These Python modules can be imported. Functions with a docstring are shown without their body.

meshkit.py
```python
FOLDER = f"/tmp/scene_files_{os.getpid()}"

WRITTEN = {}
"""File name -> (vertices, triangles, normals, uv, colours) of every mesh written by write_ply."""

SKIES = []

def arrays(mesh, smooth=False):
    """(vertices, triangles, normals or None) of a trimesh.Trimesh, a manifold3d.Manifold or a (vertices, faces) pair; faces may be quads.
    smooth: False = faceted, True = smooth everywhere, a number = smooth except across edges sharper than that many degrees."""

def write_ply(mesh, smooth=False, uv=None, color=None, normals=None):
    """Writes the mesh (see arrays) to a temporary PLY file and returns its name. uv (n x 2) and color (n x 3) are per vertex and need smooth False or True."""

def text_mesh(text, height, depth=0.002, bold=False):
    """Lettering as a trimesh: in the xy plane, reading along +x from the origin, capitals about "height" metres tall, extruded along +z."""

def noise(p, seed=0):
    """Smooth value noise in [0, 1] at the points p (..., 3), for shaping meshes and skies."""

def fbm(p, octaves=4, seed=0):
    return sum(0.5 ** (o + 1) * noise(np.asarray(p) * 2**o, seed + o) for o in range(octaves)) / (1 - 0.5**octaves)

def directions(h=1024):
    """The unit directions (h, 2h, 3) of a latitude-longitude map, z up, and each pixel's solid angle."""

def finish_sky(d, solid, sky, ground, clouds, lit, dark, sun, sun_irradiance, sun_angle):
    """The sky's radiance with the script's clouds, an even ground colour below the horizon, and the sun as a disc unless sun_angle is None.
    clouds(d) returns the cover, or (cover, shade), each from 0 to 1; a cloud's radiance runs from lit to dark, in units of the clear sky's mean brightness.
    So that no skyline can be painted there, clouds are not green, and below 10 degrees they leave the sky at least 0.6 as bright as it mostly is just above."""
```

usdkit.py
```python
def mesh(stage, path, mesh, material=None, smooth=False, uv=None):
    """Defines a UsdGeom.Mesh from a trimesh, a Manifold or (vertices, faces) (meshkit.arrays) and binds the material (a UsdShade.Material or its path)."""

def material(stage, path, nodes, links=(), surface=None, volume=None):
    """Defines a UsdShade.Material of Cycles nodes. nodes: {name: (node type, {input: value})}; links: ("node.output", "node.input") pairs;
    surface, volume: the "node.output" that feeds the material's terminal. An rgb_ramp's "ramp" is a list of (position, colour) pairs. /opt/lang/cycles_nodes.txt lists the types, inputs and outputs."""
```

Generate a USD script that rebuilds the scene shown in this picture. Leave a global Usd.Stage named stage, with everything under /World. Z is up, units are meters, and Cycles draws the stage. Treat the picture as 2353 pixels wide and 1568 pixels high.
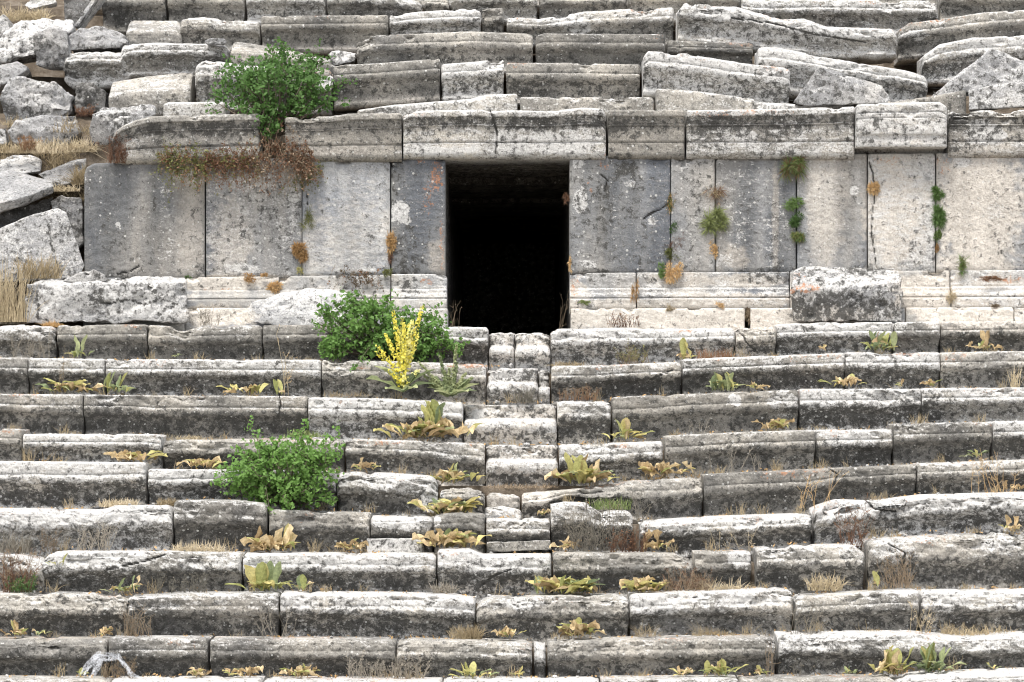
import math, random
import numpy as np, trimesh, manifold3d
import usdkit, meshkit
from meshkit import noise, fbm
from pxr import Usd, UsdGeom, UsdLux, UsdShade, Gf, Sdf, Vt

stage = Usd.Stage.CreateInMemory()
UsdGeom.SetStageUpAxis(stage, 'Z'); UsdGeom.SetStageMetersPerUnit(stage, 1.0)
UsdGeom.Xform.Define(stage, '/World')
UsdGeom.Scope.Define(stage, '/World/Looks')

# ------------------------------------------------------------------ camera
# Survey units: the photograph is 2353 units wide; F is the focal length in those units.
F, CX, HY, ZC = 7980.0, 1176.5, 1100.0, 4.0
cam = UsdGeom.Camera.Define(stage, '/World/camera')
cam.CreateHorizontalApertureAttr(36.0); cam.CreateVerticalApertureAttr(36.0 * 682 / 1024)
cam.CreateFocalLengthAttr(36.0 * F / 2353.0)
cam.CreateVerticalApertureOffsetAttr((HY - 783.6) / 2353.0 * 36.0)
cam.CreateClippingRangeAttr(Gf.Vec2f(0.5, 500))
cam.CreateExposureAttr(1.64)
cx_ = UsdGeom.Xformable(cam); cx_.AddTranslateOp().Set(Gf.Vec3d(0, 0, ZC)); cx_.AddRotateXOp().Set(90.0)

# ------------------------------------------------------------------ sky and light (bright, hazy overcast)
SUN_EL, SUN_AZ = math.radians(66), math.radians(205)      # azimuth = atan2(x, y) of the direction towards the sun
sd = np.array([math.cos(SUN_EL) * math.sin(SUN_AZ), math.cos(SUN_EL) * math.cos(SUN_AZ), math.sin(SUN_EL)])
dome = UsdLux.DomeLight.Define(stage, '/World/sky')
dome.GetPrim().SetCustomDataByKey('kind', 'structure')
skym = usdkit.material(stage, '/World/Looks/sky_look', {
    'sky': ('sky_texture', {'sky_type': 'single_scattering', 'sun_disc': False, 'sun_elevation': SUN_EL, 'sun_rotation': SUN_AZ, 'aerosol_density': 2.0}),
    'bw': ('rgb_to_bw', {}),
    'tint': ('combine_color', {}),
    'veil': ('mix_color', {'fac': 0.80}),
    'bg': ('background_shader', {'strength': 0.13})},
    [('sky.color', 'bw.color'), ('bw.val', 'tint.r'), ('bw.val', 'tint.g'), ('bw.val', 'tint.b'),
     ('sky.color', 'veil.a'), ('tint.color' if False else 'tint.color', 'veil.b'), ('veil.result', 'bg.color')], surface='bg.background')
UsdShade.MaterialBindingAPI.Apply(dome.GetPrim()).Bind(skym)
sun = UsdLux.DistantLight.Define(stage, '/World/sun')
sun.CreateIntensityAttr(0.4); sun.CreateAngleAttr(14.0); sun.CreateColorAttr(Gf.Vec3f(1.0, 0.965, 0.915)); sun.CreateNormalizeAttr(True)
rot = Gf.Rotation(Gf.Vec3d(0, 0, 1), Gf.Vec3d(*map(float, sd)))
UsdGeom.Xformable(sun).AddTransformOp().Set(Gf.Matrix4d().SetRotate(rot))

# ------------------------------------------------------------------ helpers
USED = {}
def numbered(parent, name):
    k = (str(parent), name); n = USED.get(k, -1) + 1; USED[k] = n
    return f'{parent}/{name}' + (f'_{n:03d}' if n else '')
def tag(prim, label=None, cat=None, group=None, kind=None):
    for k, x in (('label', label), ('category', cat), ('group', group), ('kind', kind)):
        if x: prim.SetCustomDataByKey(k, x)
    return prim
def thing(name, label, cat, group=None):
    p = UsdGeom.Xform.Define(stage, numbered('/World', name)).GetPrim()
    return tag(p, label, cat, group)
def mesh(name, v, f, mat, parent='/World', attrs=None, smooth=True, sharp=None):
    parent = parent if isinstance(parent, str) else str(parent.GetPath())
    path = numbered(parent, name)
    v = np.asarray(v, float); f = np.asarray(f, np.int64)
    if f.shape[1] == 4: f = np.vstack([f[:, [0, 1, 2]], f[:, [0, 2, 3]]])
    m = UsdGeom.Mesh.Define(stage, path)
    m.CreatePointsAttr(Vt.Vec3fArray.FromNumpy(v.astype(np.float32)))
    m.CreateFaceVertexCountsAttr(Vt.IntArray.FromNumpy(np.full(len(f), 3, np.int32)))
    m.CreateFaceVertexIndicesAttr(Vt.IntArray.FromNumpy(f.astype(np.int32).ravel()))
    m.CreateSubdivisionSchemeAttr('none')
    if smooth:
        n = np.zeros_like(v); fn = np.cross(v[f[:, 1]] - v[f[:, 0]], v[f[:, 2]] - v[f[:, 0]])
        for k in range(3):
            for c in range(3): n[:, c] += np.bincount(f[:, k], fn[:, c], len(v))
        l = np.linalg.norm(n, axis=1, keepdims=True); n = np.where(l > 0, n / np.maximum(l, 1e-20), [0, 0, 1.0])
        m.CreateNormalsAttr(Vt.Vec3fArray.FromNumpy(n.astype(np.float32))); m.SetNormalsInterpolation('vertex')
    for k, a in (attrs or {}).items():
        a = np.asarray(a, np.float32); api = UsdGeom.PrimvarsAPI(m)
        if a.ndim == 2: api.CreatePrimvar(k, Sdf.ValueTypeNames.Color3fArray, 'vertex').Set(Vt.Vec3fArray.FromNumpy(a))
        else: api.CreatePrimvar(k, Sdf.ValueTypeNames.FloatArray, 'vertex').Set(Vt.FloatArray.FromNumpy(a))
    UsdShade.MaterialBindingAPI.Apply(m.GetPrim()).Bind(mat)
    return m.GetPrim()

RC = 40.0          # radius of the cavea's curve
def base_depth(px, D):
    X = (np.asarray(px, float) - CX) / F * D
    return D - X * X / (2 * RC)
def world(px, py, D, off=0.0):
    """A surveyed point on the face of the course whose middle stands D metres away; off is how far behind that face it lies."""
    d = base_depth(px, D)
    return np.stack(np.broadcast_arrays((np.asarray(px, float) - CX) / F * d, d + off, ZC + (HY - np.asarray(py, float)) / F * d), -1)
def pxm(D): return F / D   # survey units per metre

# ------------------------------------------------------------------ materials
MATS = {}
def stone_mat(name, tones, rough_mottle=1.0, dark_bias=0.0, pale_bias=0.0, streak=0.0, pits=0.0):
    N = {'geo': ('geometry', {}), 'info': ('object_info', {}),
         'jump': ('math', {'math_type': 'multiply', 'value2': 37.0}), 'jv': ('combine_xyz', {}),
         'P': ('vector_math', {'math_type': 'add'}),
         'Pz': ('vector_math', {'math_type': 'multiply', 'vector2': (1, 1, 0.30)}),
         'Ps': ('vector_math', {'math_type': 'multiply', 'vector2': (0.55, 0.8, 1.6)}),
         'sepn': ('separate_xyz', {}), 'up': ('map_range', {'from_min': 0.15, 'from_max': 0.75, 'to_min': 0, 'to_max': 1, 'clamp': True}),
         'att': ('attribute', {'attribute': 'paint'}), 'sep': ('separate_color', {}),
         'ton': ('attribute', {'attribute': 'tone'}), 'tm': ('math', {'math_type': 'multiply'}), 'mm': ('map_range', {'from_min': 0.36, 'from_max': 0.64, 'to_min': 1 - 0.34 * rough_mottle, 'to_max': 1 + 0.26 * rough_mottle, 'clamp': True}), 'mt': ('math', {'math_type': 'multiply'}), 'stn': ('attribute', {'attribute': 'stain_shade'}), 'rst': ('attribute', {'attribute': 'rust'}),
         'n1': ('noise_texture', {'scale': 1.7, 'detail': 4, 'roughness': 0.6}),
         'n2': ('noise_texture', {'scale': 13.0, 'detail': 9, 'roughness': 0.74, 'distortion': 0.4}),
         'n3': ('noise_texture', {'scale': 55.0, 'detail': 5, 'roughness': 0.75}),
         'n4': ('noise_texture', {'scale': 15.0, 'detail': 9, 'roughness': 0.72, 'distortion': 0.3}),
         'n5': ('noise_texture', {'scale': 4.2, 'detail': 4, 'roughness': 0.6}),
         'n6': ('noise_texture', {'scale': 24.0, 'detail': 6, 'roughness': 0.7}),
         'base': ('rgb_ramp', {'ramp': tones}),
         'f3': ('map_range', {'from_min': 0.3, 'from_max': 0.7, 'to_min': 1 - 0.42 * rough_mottle, 'to_max': 1 + 0.38 * rough_mottle, 'clamp': True}),
         'obj': ('map_range', {'from_min': 0, 'from_max': 1, 'to_min': 0.82, 'to_max': 1.15, 'clamp': True}),
         'mul': ('math', {'math_type': 'multiply'}), 'mulc': ('combine_color', {}),
         'c1': ('mix_color', {'blend_type': 'multiply', 'fac': 1.0, 'use_clamp': False}),
         # warm, freshly broken or washed stone
         'w0': ('math', {'math_type': 'multiply_add', 'value2': 1.0}), 'w1': ('map_range', {'from_min': 0.54, 'from_max': 0.98, 'clamp': True}),
         'warmc': ('rgb_ramp', {'ramp': [(0.3, (0.43, 0.39, 0.34)), (0.7, (0.61, 0.565, 0.505))]}),
         'c2': ('mix_color', {}),
         # pale crust lichen
         'p0': ('math', {'math_type': 'multiply_add', 'value2': 0.50}), 'pg': ('math', {'math_type': 'multiply_add', 'value2': 0.55}), 'p1': ('math', {'math_type': 'multiply_add', 'value2': 0.11}),
         'ps': ('math', {'math_type': 'multiply_add', 'value2': -0.17}), 'or7': ('math', {'math_type': 'multiply', 'value2': 7.31}), 'orf': ('math', {'math_type': 'fraction'}), 'ps2': ('math', {'math_type': 'multiply_add', 'value2': 0.42}), 'p5': ('math', {'math_type': 'multiply_add', 'value2': 0.45}), 'p2': ('map_range', {'from_min': 1.20 - pale_bias, 'from_max': 1.33 - pale_bias, 'clamp': True}), 'p3': ('math', {'math_type': 'multiply', 'value2': 0.88}),
         'palec': ('rgb_ramp', {'ramp': [(0.3, (0.33, 0.322, 0.308)), (0.7, (0.67, 0.655, 0.63))]}),
         'c3': ('mix_color', {}),
         # black crust, with shade of the coves painted in alongside it
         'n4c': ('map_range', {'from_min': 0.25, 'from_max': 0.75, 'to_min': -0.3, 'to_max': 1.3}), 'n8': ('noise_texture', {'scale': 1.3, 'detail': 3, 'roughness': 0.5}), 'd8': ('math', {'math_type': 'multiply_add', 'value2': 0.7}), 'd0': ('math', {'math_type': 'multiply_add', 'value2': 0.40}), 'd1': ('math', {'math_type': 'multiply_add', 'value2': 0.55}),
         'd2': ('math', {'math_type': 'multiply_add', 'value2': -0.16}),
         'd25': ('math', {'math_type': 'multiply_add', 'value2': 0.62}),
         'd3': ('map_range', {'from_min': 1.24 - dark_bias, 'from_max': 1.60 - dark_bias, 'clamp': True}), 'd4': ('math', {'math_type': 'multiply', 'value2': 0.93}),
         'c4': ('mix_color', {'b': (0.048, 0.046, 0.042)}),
         # round lichen spots
         'vo': ('voronoi_texture', {'scale': 8.0, 'randomness': 1.0}), 'vs': ('separate_color', {}),
         'v0': ('math', {'math_type': 'multiply', 'value2': 0.34}), 'v1': ('math', {'math_type': 'subtract', 'value2': 0.16}),
         'v2': ('math', {'math_type': 'subtract'}), 'v3': ('map_range', {'from_min': 0.0, 'from_max': 0.035, 'to_max': 0.85, 'clamp': True}),
         'vn': ('math', {'math_type': 'multiply_add', 'value2': 0.14}),
         'c5': ('mix_color', {'b': (0.60, 0.59, 0.56)}), 'wo': ('voronoi_texture', {'scale': 19.0}), 'ws': ('separate_color', {}), 'w_0': ('math', {'math_type': 'multiply', 'value2': 0.5}), 'w_1': ('math', {'math_type': 'subtract', 'value2': 0.20}), 'w_2': ('math', {'math_type': 'subtract'}), 'w_3': ('map_range', {'from_max': 0.06, 'to_max': 0.7, 'clamp': True}), 'c55': ('mix_color', {'b': (0.52, 0.51, 0.48)}),
         'pk': ('math', {'math_type': 'multiply_add', 'value2': -0.05}), 'pt': ('map_range', {'from_min': 0.33 - pits, 'from_max': 0.42 - pits, 'to_min': 0.85, 'to_max': 0.0, 'clamp': True}), 'cp': ('mix_color', {'b': (0.04, 0.038, 0.034)}), 'k0': ('noise_texture', {'scale': 30.0, 'detail': 6, 'roughness': 0.75}), 'k1': ('map_range', {'from_min': 0.57, 'from_max': 0.70, 'to_max': 0.7, 'clamp': True}), 'ck': ('mix_color', {'b': (0.42, 0.41, 0.39)}),
         # orange lichen
         'r0': ('math', {'math_type': 'multiply_add', 'value2': 0.42}), 'r1': ('map_range', {'from_min': 0.69, 'from_max': 0.82, 'to_max': 0.8, 'clamp': True}),
         'c6': ('mix_color', {'b': (0.38, 0.17, 0.08)}), 'Pv': ('vector_math', {'math_type': 'multiply', 'vector2': (7, 7, 0.55)}), 'n7': ('noise_texture', {'scale': 1.0, 'detail': 6, 'roughness': 0.65}), 's1': ('map_range', {'from_min': 0.32, 'from_max': 0.68, 'to_min': 1 - 0.13 * streak, 'to_max': 1 + 0.11 * streak, 'clamp': True}), 'sm': ('math', {'math_type': 'multiply'}),
         'bm0': ('math', {'math_type': 'multiply_add', 'value2': 0.9}),
         'bump': ('bump', {'strength': 0.75, 'distance': 0.022}),
         'bsdf': ('principled_bsdf', {'roughness': 0.92, 'specular_ior_level': 0.2})}
    L = [('info.random', 'jump.value1'), ('jump.value', 'jv.x'), ('jump.value', 'jv.z'), ('geo.position', 'P.vector1'), ('jv.vector', 'P.vector2'),
         ('P.vector', 'Pz.vector1'), ('P.vector', 'Ps.vector1'), ('geo.normal', 'sepn.vector'), ('sepn.z', 'up.value'),
         ('att.color', 'sep.color'),
         ('Pz.vector' if streak else 'P.vector', 'n1.vector'), ('Ps.vector', 'n2.vector'), ('P.vector', 'n3.vector'), ('P.vector', 'n4.vector'), ('Pz.vector' if streak else 'P.vector', 'n5.vector'), ('P.vector', 'n6.vector'),
         ('n1.fac', 'base.fac'), ('n3.fac', 'f3.value'), ('info.random', 'obj.value'), ('P.vector', 'Pv.vector1'), ('Pv.vector', 'n7.vector'), ('n7.fac', 's1.value'), ('s1.result', 'sm.value1'), ('f3.result', 'sm.value2'), ('n4.fac', 'mm.value'), ('sm.value', 'mt.value1'), ('mm.result', 'mt.value2'), ('mt.value', 'tm.value1'), ('ton.fac', 'tm.value2'), ('tm.value', 'mul.value1'), ('obj.result', 'mul.value2'),
         ('mul.value', 'mulc.r'), ('mul.value', 'mulc.g'), ('mul.value', 'mulc.b'), ('base.color', 'c2.a'), ('mulc.color', 'c1.b'),
         ('sep.b', 'w0.value1'), ('n2.fac', 'w0.value3'), ('w0.value', 'w1.value'), ('n6.fac', 'warmc.fac'), ('warmc.color', 'c2.b'), ('w1.result', 'c2.fac'), ('c2.result', 'c1.a'),
         ('sep.r', 'p0.value1'), ('n2.fac', 'p0.value3'), ('n3.fac', 'pg.value1'), ('p0.value', 'pg.value3'), ('up.result', 'p1.value1'), ('pg.value', 'p1.value3'), ('stn.fac', 'ps.value1'), ('n5.fac', 'p5.value1'), ('p1.value', 'p5.value3'), ('p5.value', 'ps.value3'), ('info.random', 'or7.value1'), ('or7.value', 'orf.value1'), ('orf.value', 'ps2.value1'), ('ps.value', 'ps2.value3'), ('ps2.value', 'p2.value'), ('p2.result', 'p3.value1'),
         ('n3.fac', 'palec.fac'), ('c1.result', 'c3.a'), ('palec.color', 'c3.b'), ('p3.value', 'c3.fac'),
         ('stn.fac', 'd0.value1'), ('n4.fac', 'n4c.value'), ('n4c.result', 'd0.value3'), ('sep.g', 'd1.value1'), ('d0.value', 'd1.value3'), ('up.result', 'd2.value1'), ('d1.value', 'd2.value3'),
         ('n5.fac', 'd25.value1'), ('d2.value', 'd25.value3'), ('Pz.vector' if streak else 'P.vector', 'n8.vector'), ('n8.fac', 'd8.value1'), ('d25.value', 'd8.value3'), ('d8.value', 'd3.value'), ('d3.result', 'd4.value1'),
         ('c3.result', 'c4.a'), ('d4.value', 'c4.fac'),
         ('P.vector', 'vo.vector'), ('vo.color', 'vs.color'), ('vs.r', 'v0.value1'), ('v0.value', 'v1.value1'),
         ('n6.fac', 'vn.value1'), ('vo.distance', 'vn.value3'), ('v1.value', 'v2.value1'), ('vn.value', 'v2.value2'), ('v2.value', 'v3.value'),
         ('P.vector', 'k0.vector'), ('k0.fac', 'k1.value'), ('c4.result', 'ck.a'), ('k1.result', 'ck.fac'), ('stn.fac', 'pk.value1'), ('n6.fac', 'pk.value3'), ('pk.value', 'pt.value'), ('pt.result', 'cp.fac'), ('ck.result', 'cp.a'), ('cp.result', 'c5.a'), ('v3.result', 'c5.fac'),
         ('rst.fac', 'r0.value1'), ('n6.fac', 'r0.value3'), ('r0.value', 'r1.value'), ('P.vector', 'wo.vector'), ('wo.color', 'ws.color'), ('ws.r', 'w_0.value1'), ('w_0.value', 'w_1.value1'), ('w_1.value', 'w_2.value1'), ('wo.distance', 'w_2.value2'), ('w_2.value', 'w_3.value'), ('c5.result', 'c55.a'), ('w_3.result', 'c55.fac'), ('c55.result', 'c6.a'), ('r1.result', 'c6.fac'),
         ('c6.result', 'bsdf.base_color'),
         ('n3.fac', 'bm0.value1'), ('n4.fac', 'bm0.value3'), ('bm0.value', 'bump.height'), ('bump.normal', 'bsdf.normal')]
    MATS[name] = usdkit.material(stage, '/World/Looks/' + name, N, L, surface='bsdf.BSDF')
stone_mat('seat_limestone', [(0.30, (0.14, 0.135, 0.127)), (0.5, (0.285, 0.268, 0.238)), (0.7, (0.45, 0.415, 0.36))])
stone_mat('wall_limestone', [(0.32, (0.175, 0.185, 0.202)), (0.48, (0.29, 0.289, 0.285)), (0.66, (0.47, 0.44, 0.395))], rough_mottle=0.55, dark_bias=-0.08, pale_bias=-0.14, pits=0.05, streak=1.0)
stone_mat('rubble_limestone', [(0.30, (0.22, 0.22, 0.222)), (0.5, (0.34, 0.335, 0.33)), (0.7, (0.46, 0.44, 0.41))], dark_bias=0.0, pale_bias=-0.02)
MATS['soil'] = usdkit.material(stage, '/World/Looks/soil', {
    'geo': ('geometry', {}), 'n': ('noise_texture', {'scale': 6, 'detail': 8, 'roughness': 0.7}), 'm': ('noise_texture', {'scale': 60, 'detail': 4, 'roughness': 0.7}),
    'r': ('rgb_ramp', {'ramp': [(0.3, (0.06, 0.048, 0.035)), (0.5, (0.125, 0.10, 0.075)), (0.7, (0.25, 0.215, 0.175))]}),
    'b': ('bump', {'strength': 0.8, 'distance': 0.03}), 'p': ('principled_bsdf', {'roughness': 0.95, 'specular_ior_level': 0.1})},
    [('geo.position', 'n.vector'), ('geo.position', 'm.vector'), ('n.fac', 'r.fac'), ('r.color', 'p.base_color'), ('m.fac', 'b.height'), ('b.normal', 'p.normal')], surface='p.BSDF')

# painted weathering: (channel, cx, cy, rx, ry, strength); channels: 0 pale crust, 1 black crust, 2 warm washed stone, 3 orange lichen
WEATHER = [
 # wall, left slabs
 (0, 382, 520, 24, 130, .55), (0, 310, 470, 12, 120, .30), (0, 300, 440, 10, 40, .35), (0, 271, 518, 8, 9, 1.0), (0, 240, 400, 45, 22, .3),
 (1, 250, 560, 60, 90, .16), (1, 352, 500, 14, 140, .22), (1, 268, 630, 60, 16, .45), (1, 355, 470, 3, 22, .9),
 (2, 440, 560, 30, 130, .30), (2, 530, 560, 45, 110, .35), (2, 545, 640, 110, 12, .5), (2, 730, 560, 40, 100, .18), (2, 840, 520, 60, 120, .10), (1, 640, 560, 40, 90, .10),
 (1, 800, 628, 70, 6, .6), (0, 560, 615, 40, 12, .35), (0, 850, 618, 20, 8, .8), (0, 870, 400, 14, 14, .35), 
 # jamb left of the door
 (0, 921, 492, 25, 28, 1.0), (1, 912, 400, 16, 50, .35), (1, 940, 560, 45, 60, .30), (3, 1003, 400, 16, 40, .55), (3, 985, 450, 16, 40, .42), (3, 1016, 560, 8, 60, .45), (3, 965, 370, 12, 12, .4),
 (2, 1005, 590, 22, 40, .35), (1, 925, 622, 40, 14, .4), (1, 940, 660, 40, 26, .45), (3, 980, 648, 16, 10, .5), (0, 1017, 510, 6, 120, .3),
 # right of the door
 (0, 1335, 462, 19, 32, .95), (0, 1330, 376, 14, 14, .7), (0, 1355, 607, 18, 10, .9), (1, 1440, 385, 30, 28, .55), (1, 1388, 500, 20, 90, .30), (1, 1470, 440, 14, 30, .35), (0, 1408, 500, 12, 70, .4), (0, 1445, 422, 16, 10, .6), (0, 1500, 508, 14, 10, .6),
 (3, 1360, 438, 6, 6, .6), (3, 1352, 420, 4, 4, .6), (3, 1390, 370, 20, 20, .35), (3, 1322, 660, 14, 30, .5), (2, 1325, 700, 30, 60, .5), (1, 1510, 600, 60, 12, .35), (1, 1370, 625, 50, 8, .5),
 (1, 1590, 430, 40, 60, .22), (1, 1720, 480, 26, 120, .22), (2, 1782, 500, 8, 130, .35), (2, 1690, 590, 30, 30, .4), (0, 1660, 600, 26, 18, .4), (1, 1760, 620, 60, 8, .6),
 (2, 1900, 470, 45, 130, .30), (1, 1945, 450, 22, 110, .26), (2, 2060, 480, 75, 140, .55), (2, 2250, 470, 110, 150, .50), (3, 2040, 370, 40, 12, .4), (3, 2165, 380, 22, 30, .4), (0, 2212, 372, 30, 16, .8), (1, 1990, 620, 50, 14, .55), (0, 1965, 437, 12, 12, .7),
 (0, 2290, 485, 35, 20, .5), (2, 2240, 600, 90, 30, .5), 
 # base mouldings right: washed, nearly white
 (2, 1680, 690, 150, 16, .75), (2, 1620, 728, 320, 30, .85), (2, 2240, 690, 160, 60, .9), (2, 1720, 645, 90, 16, .5), (1, 1745, 640, 50, 12, .5), (2, 1500, 700, 190, 14, .45), (3, 2330, 640, 30, 10, .55), (2, 1560, 640, 60, 18, .8), (2, 2150, 655, 120, 26, .6),
 (2, 520, 650, 110, 18, .6), (3, 480, 662, 60, 5, .35), (2, 500, 725, 90, 25, .6), (2, 1000, 700, 40, 40, .3),
 # cornice
 (0, 1714, 316, 22, 18, 1.0), (0, 2262, 303, 42, 26, 1.0), (0, 1300, 325, 90, 26, .22), (0, 1175, 325, 45, 24, .3), (1, 1290, 285, 100, 18, .30), (1, 1050, 275, 100, 14, .28), (1, 470, 300, 160, 18, .28), (1, 1480, 290, 80, 18, .25), (1, 1640, 290, 60, 30, .35),
 (2, 2070, 310, 100, 40, .35), (1, 2200, 300, 40, 40, .25), (0, 300, 320, 40, 40, .4), (1, 1760, 300, 150, 20, .22), (0, 1020, 345, 90, 8, .4), (2, 760, 345, 90, 12, .35), (0, 520, 343, 9, 8, .9), (1, 700, 275, 50, 12, .3),
 # base block lying right of the door
 (3, 1850, 665, 30, 14, .55), (3, 1825, 668, 10, 9, .5), (3, 1835, 635, 16, 12, .4), (1, 1930, 710, 110, 26, .45), (0, 2022, 720, 9, 9, .8), (0, 1950, 650, 80, 10, .25),
 # stairway, washed
 (2, 1190, 810, 80, 30, .7), (2, 1190, 880, 75, 36, .55), (2, 1170, 990, 110, 26, .75), (2, 1195, 955, 110, 8, .5), (2, 1200, 1095, 95, 16, .6), (2, 1180, 1160, 70, 30, .8), (2, 1235, 1160, 36, 30, .7), (0, 1170, 853, 60, 20, .5), (0, 1100, 950, 18, 14, .6), (2, 1170, 1350, 130, 18, .7), (0, 1190, 1510, 80, 30, .3),
 (3, 1080, 840, 60, 6, .6), (3, 830, 845, 20, 6, .5), (3, 1075, 1025, 10, 6, .4), (3, 900, 1018, 30, 6, .5), (3, 1380, 843, 12, 10, .45), (3, 1590, 810, 10, 10, .0), (3, 2085, 815, 40, 6, .5), (3, 2200, 820, 30, 14, .4), (3, 1430, 1025, 40, 7, .45), (3, 1930, 1000, 24, 10, .35), (3, 790, 920, 40, 14, .35), (3, 1890, 1080, 60, 10, .2),
 (2, 1660, 800, 90, 30, .55), (2, 1650, 760, 30, 20, .5), (2, 1370, 800, 70, 26, .4),
 (0, 1270, 990, 60, 10, .3), (0, 2070, 990, 60, 20, .0), (0, 1690, 920, 16, 16, .9), (0, 1805, 930, 40, 35, .55), (0, 930, 1200, 80, 16, .8), (0, 990, 1150, 30, 26, .9), (0, 275, 1240, 26, 18, .9), (0, 1700, 1285, 22, 20, .95), (0, 2060, 1275, 60, 40, .35), (0, 2290, 1270, 60, 40, .3), (0, 1480, 1390, 90, 22, .25), (0, 1690, 1380, 40, 14, .4), (0, 1180, 1390, 70, 14, .5),
 (1, 140, 1378, 14, 12, .9), (1, 990, 1385, 12, 10, .9), (0, 1330, 60, 30, 12, 1.0), (0, 1300, 45, 40, 16, .5), (0, 700, 1300, 260, 16, .25), (0, 200, 1300, 120, 40, .35), (0, 150, 690, 60, 50, .25), (0, 330, 690, 90, 50, .35), (0, 80, 1180, 150, 14, .4), (0, 300, 1180, 120, 18, .35), (0, 2200, 1360, 120, 12, .5),

 (4, 355, 500, 20, 150, -.20), (4, 230, 500, 60, 150, -.12), (4, 440, 520, 36, 140, .30), (4, 540, 500, 45, 150, .12), (4, 640, 540, 40, 120, -.15), (4, 740, 500, 40, 160, .12), (4, 800, 540, 40, 70, -.14), (4, 870, 480, 25, 130, .12),
 (4, 975, 470, 40, 120, .10), (4, 1392, 480, 26, 140, -.18), (4, 1500, 430, 40, 80, .12), (4, 1330, 480, 20, 140, .15), (4, 1710, 480, 26, 150, -.16), (4, 1790, 480, 26, 150, -.10), (4, 1750, 480, 14, 150, .12), (4, 1945, 460, 24, 120, -.25), (4, 1880, 480, 40, 150, .12),
 (4, 2230, 440, 40, 100, -.10), (4, 1714, 316, 24, 20, .25), (4, 640, 705, 120, 40, -.1), (0, 2100, 80, 30, 12, .4), (0, 1850, 75, 160, 14, .45), (0, 1650, 30, 50, 14, .5), (2, 1330, 62, 50, 12, .3)]
WE = np.array([w[1:] for w in WEATHER]); WC = np.array([w[0] for w in WEATHER])
def weather(px, py):
    px, py = np.ravel(px), np.ravel(py)
    out = np.zeros((len(px), 5))
    if len(px) == 0: return out
    x0, x1, y0, y1 = px.min(), px.max(), py.min(), py.max()
    j1 = (noise(np.stack([px / 14, py / 14, px * 0 + 3.3], -1)) - .5) + .6 * (noise(np.stack([px / 5, py / 5, px * 0 + 7.3], -1)) - .5)
    for (cx, cy, rx, ry, s), c in zip(WE, WC):
        if cx + 1.4 * rx < x0 or cx - 1.4 * rx > x1 or cy + 1.4 * ry < y0 or cy - 1.4 * ry > y1: continue
        r = np.hypot((px - cx) / rx, (py - cy) / ry) + j1 * .7
        if c == 4: out[:, 4] += s * np.clip((1.4 - r) / .9, 0, 1)
        else: out[:, c] = np.maximum(out[:, c], s * np.clip((1.25 - r) / .5, 0, 1))
    return out

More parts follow.
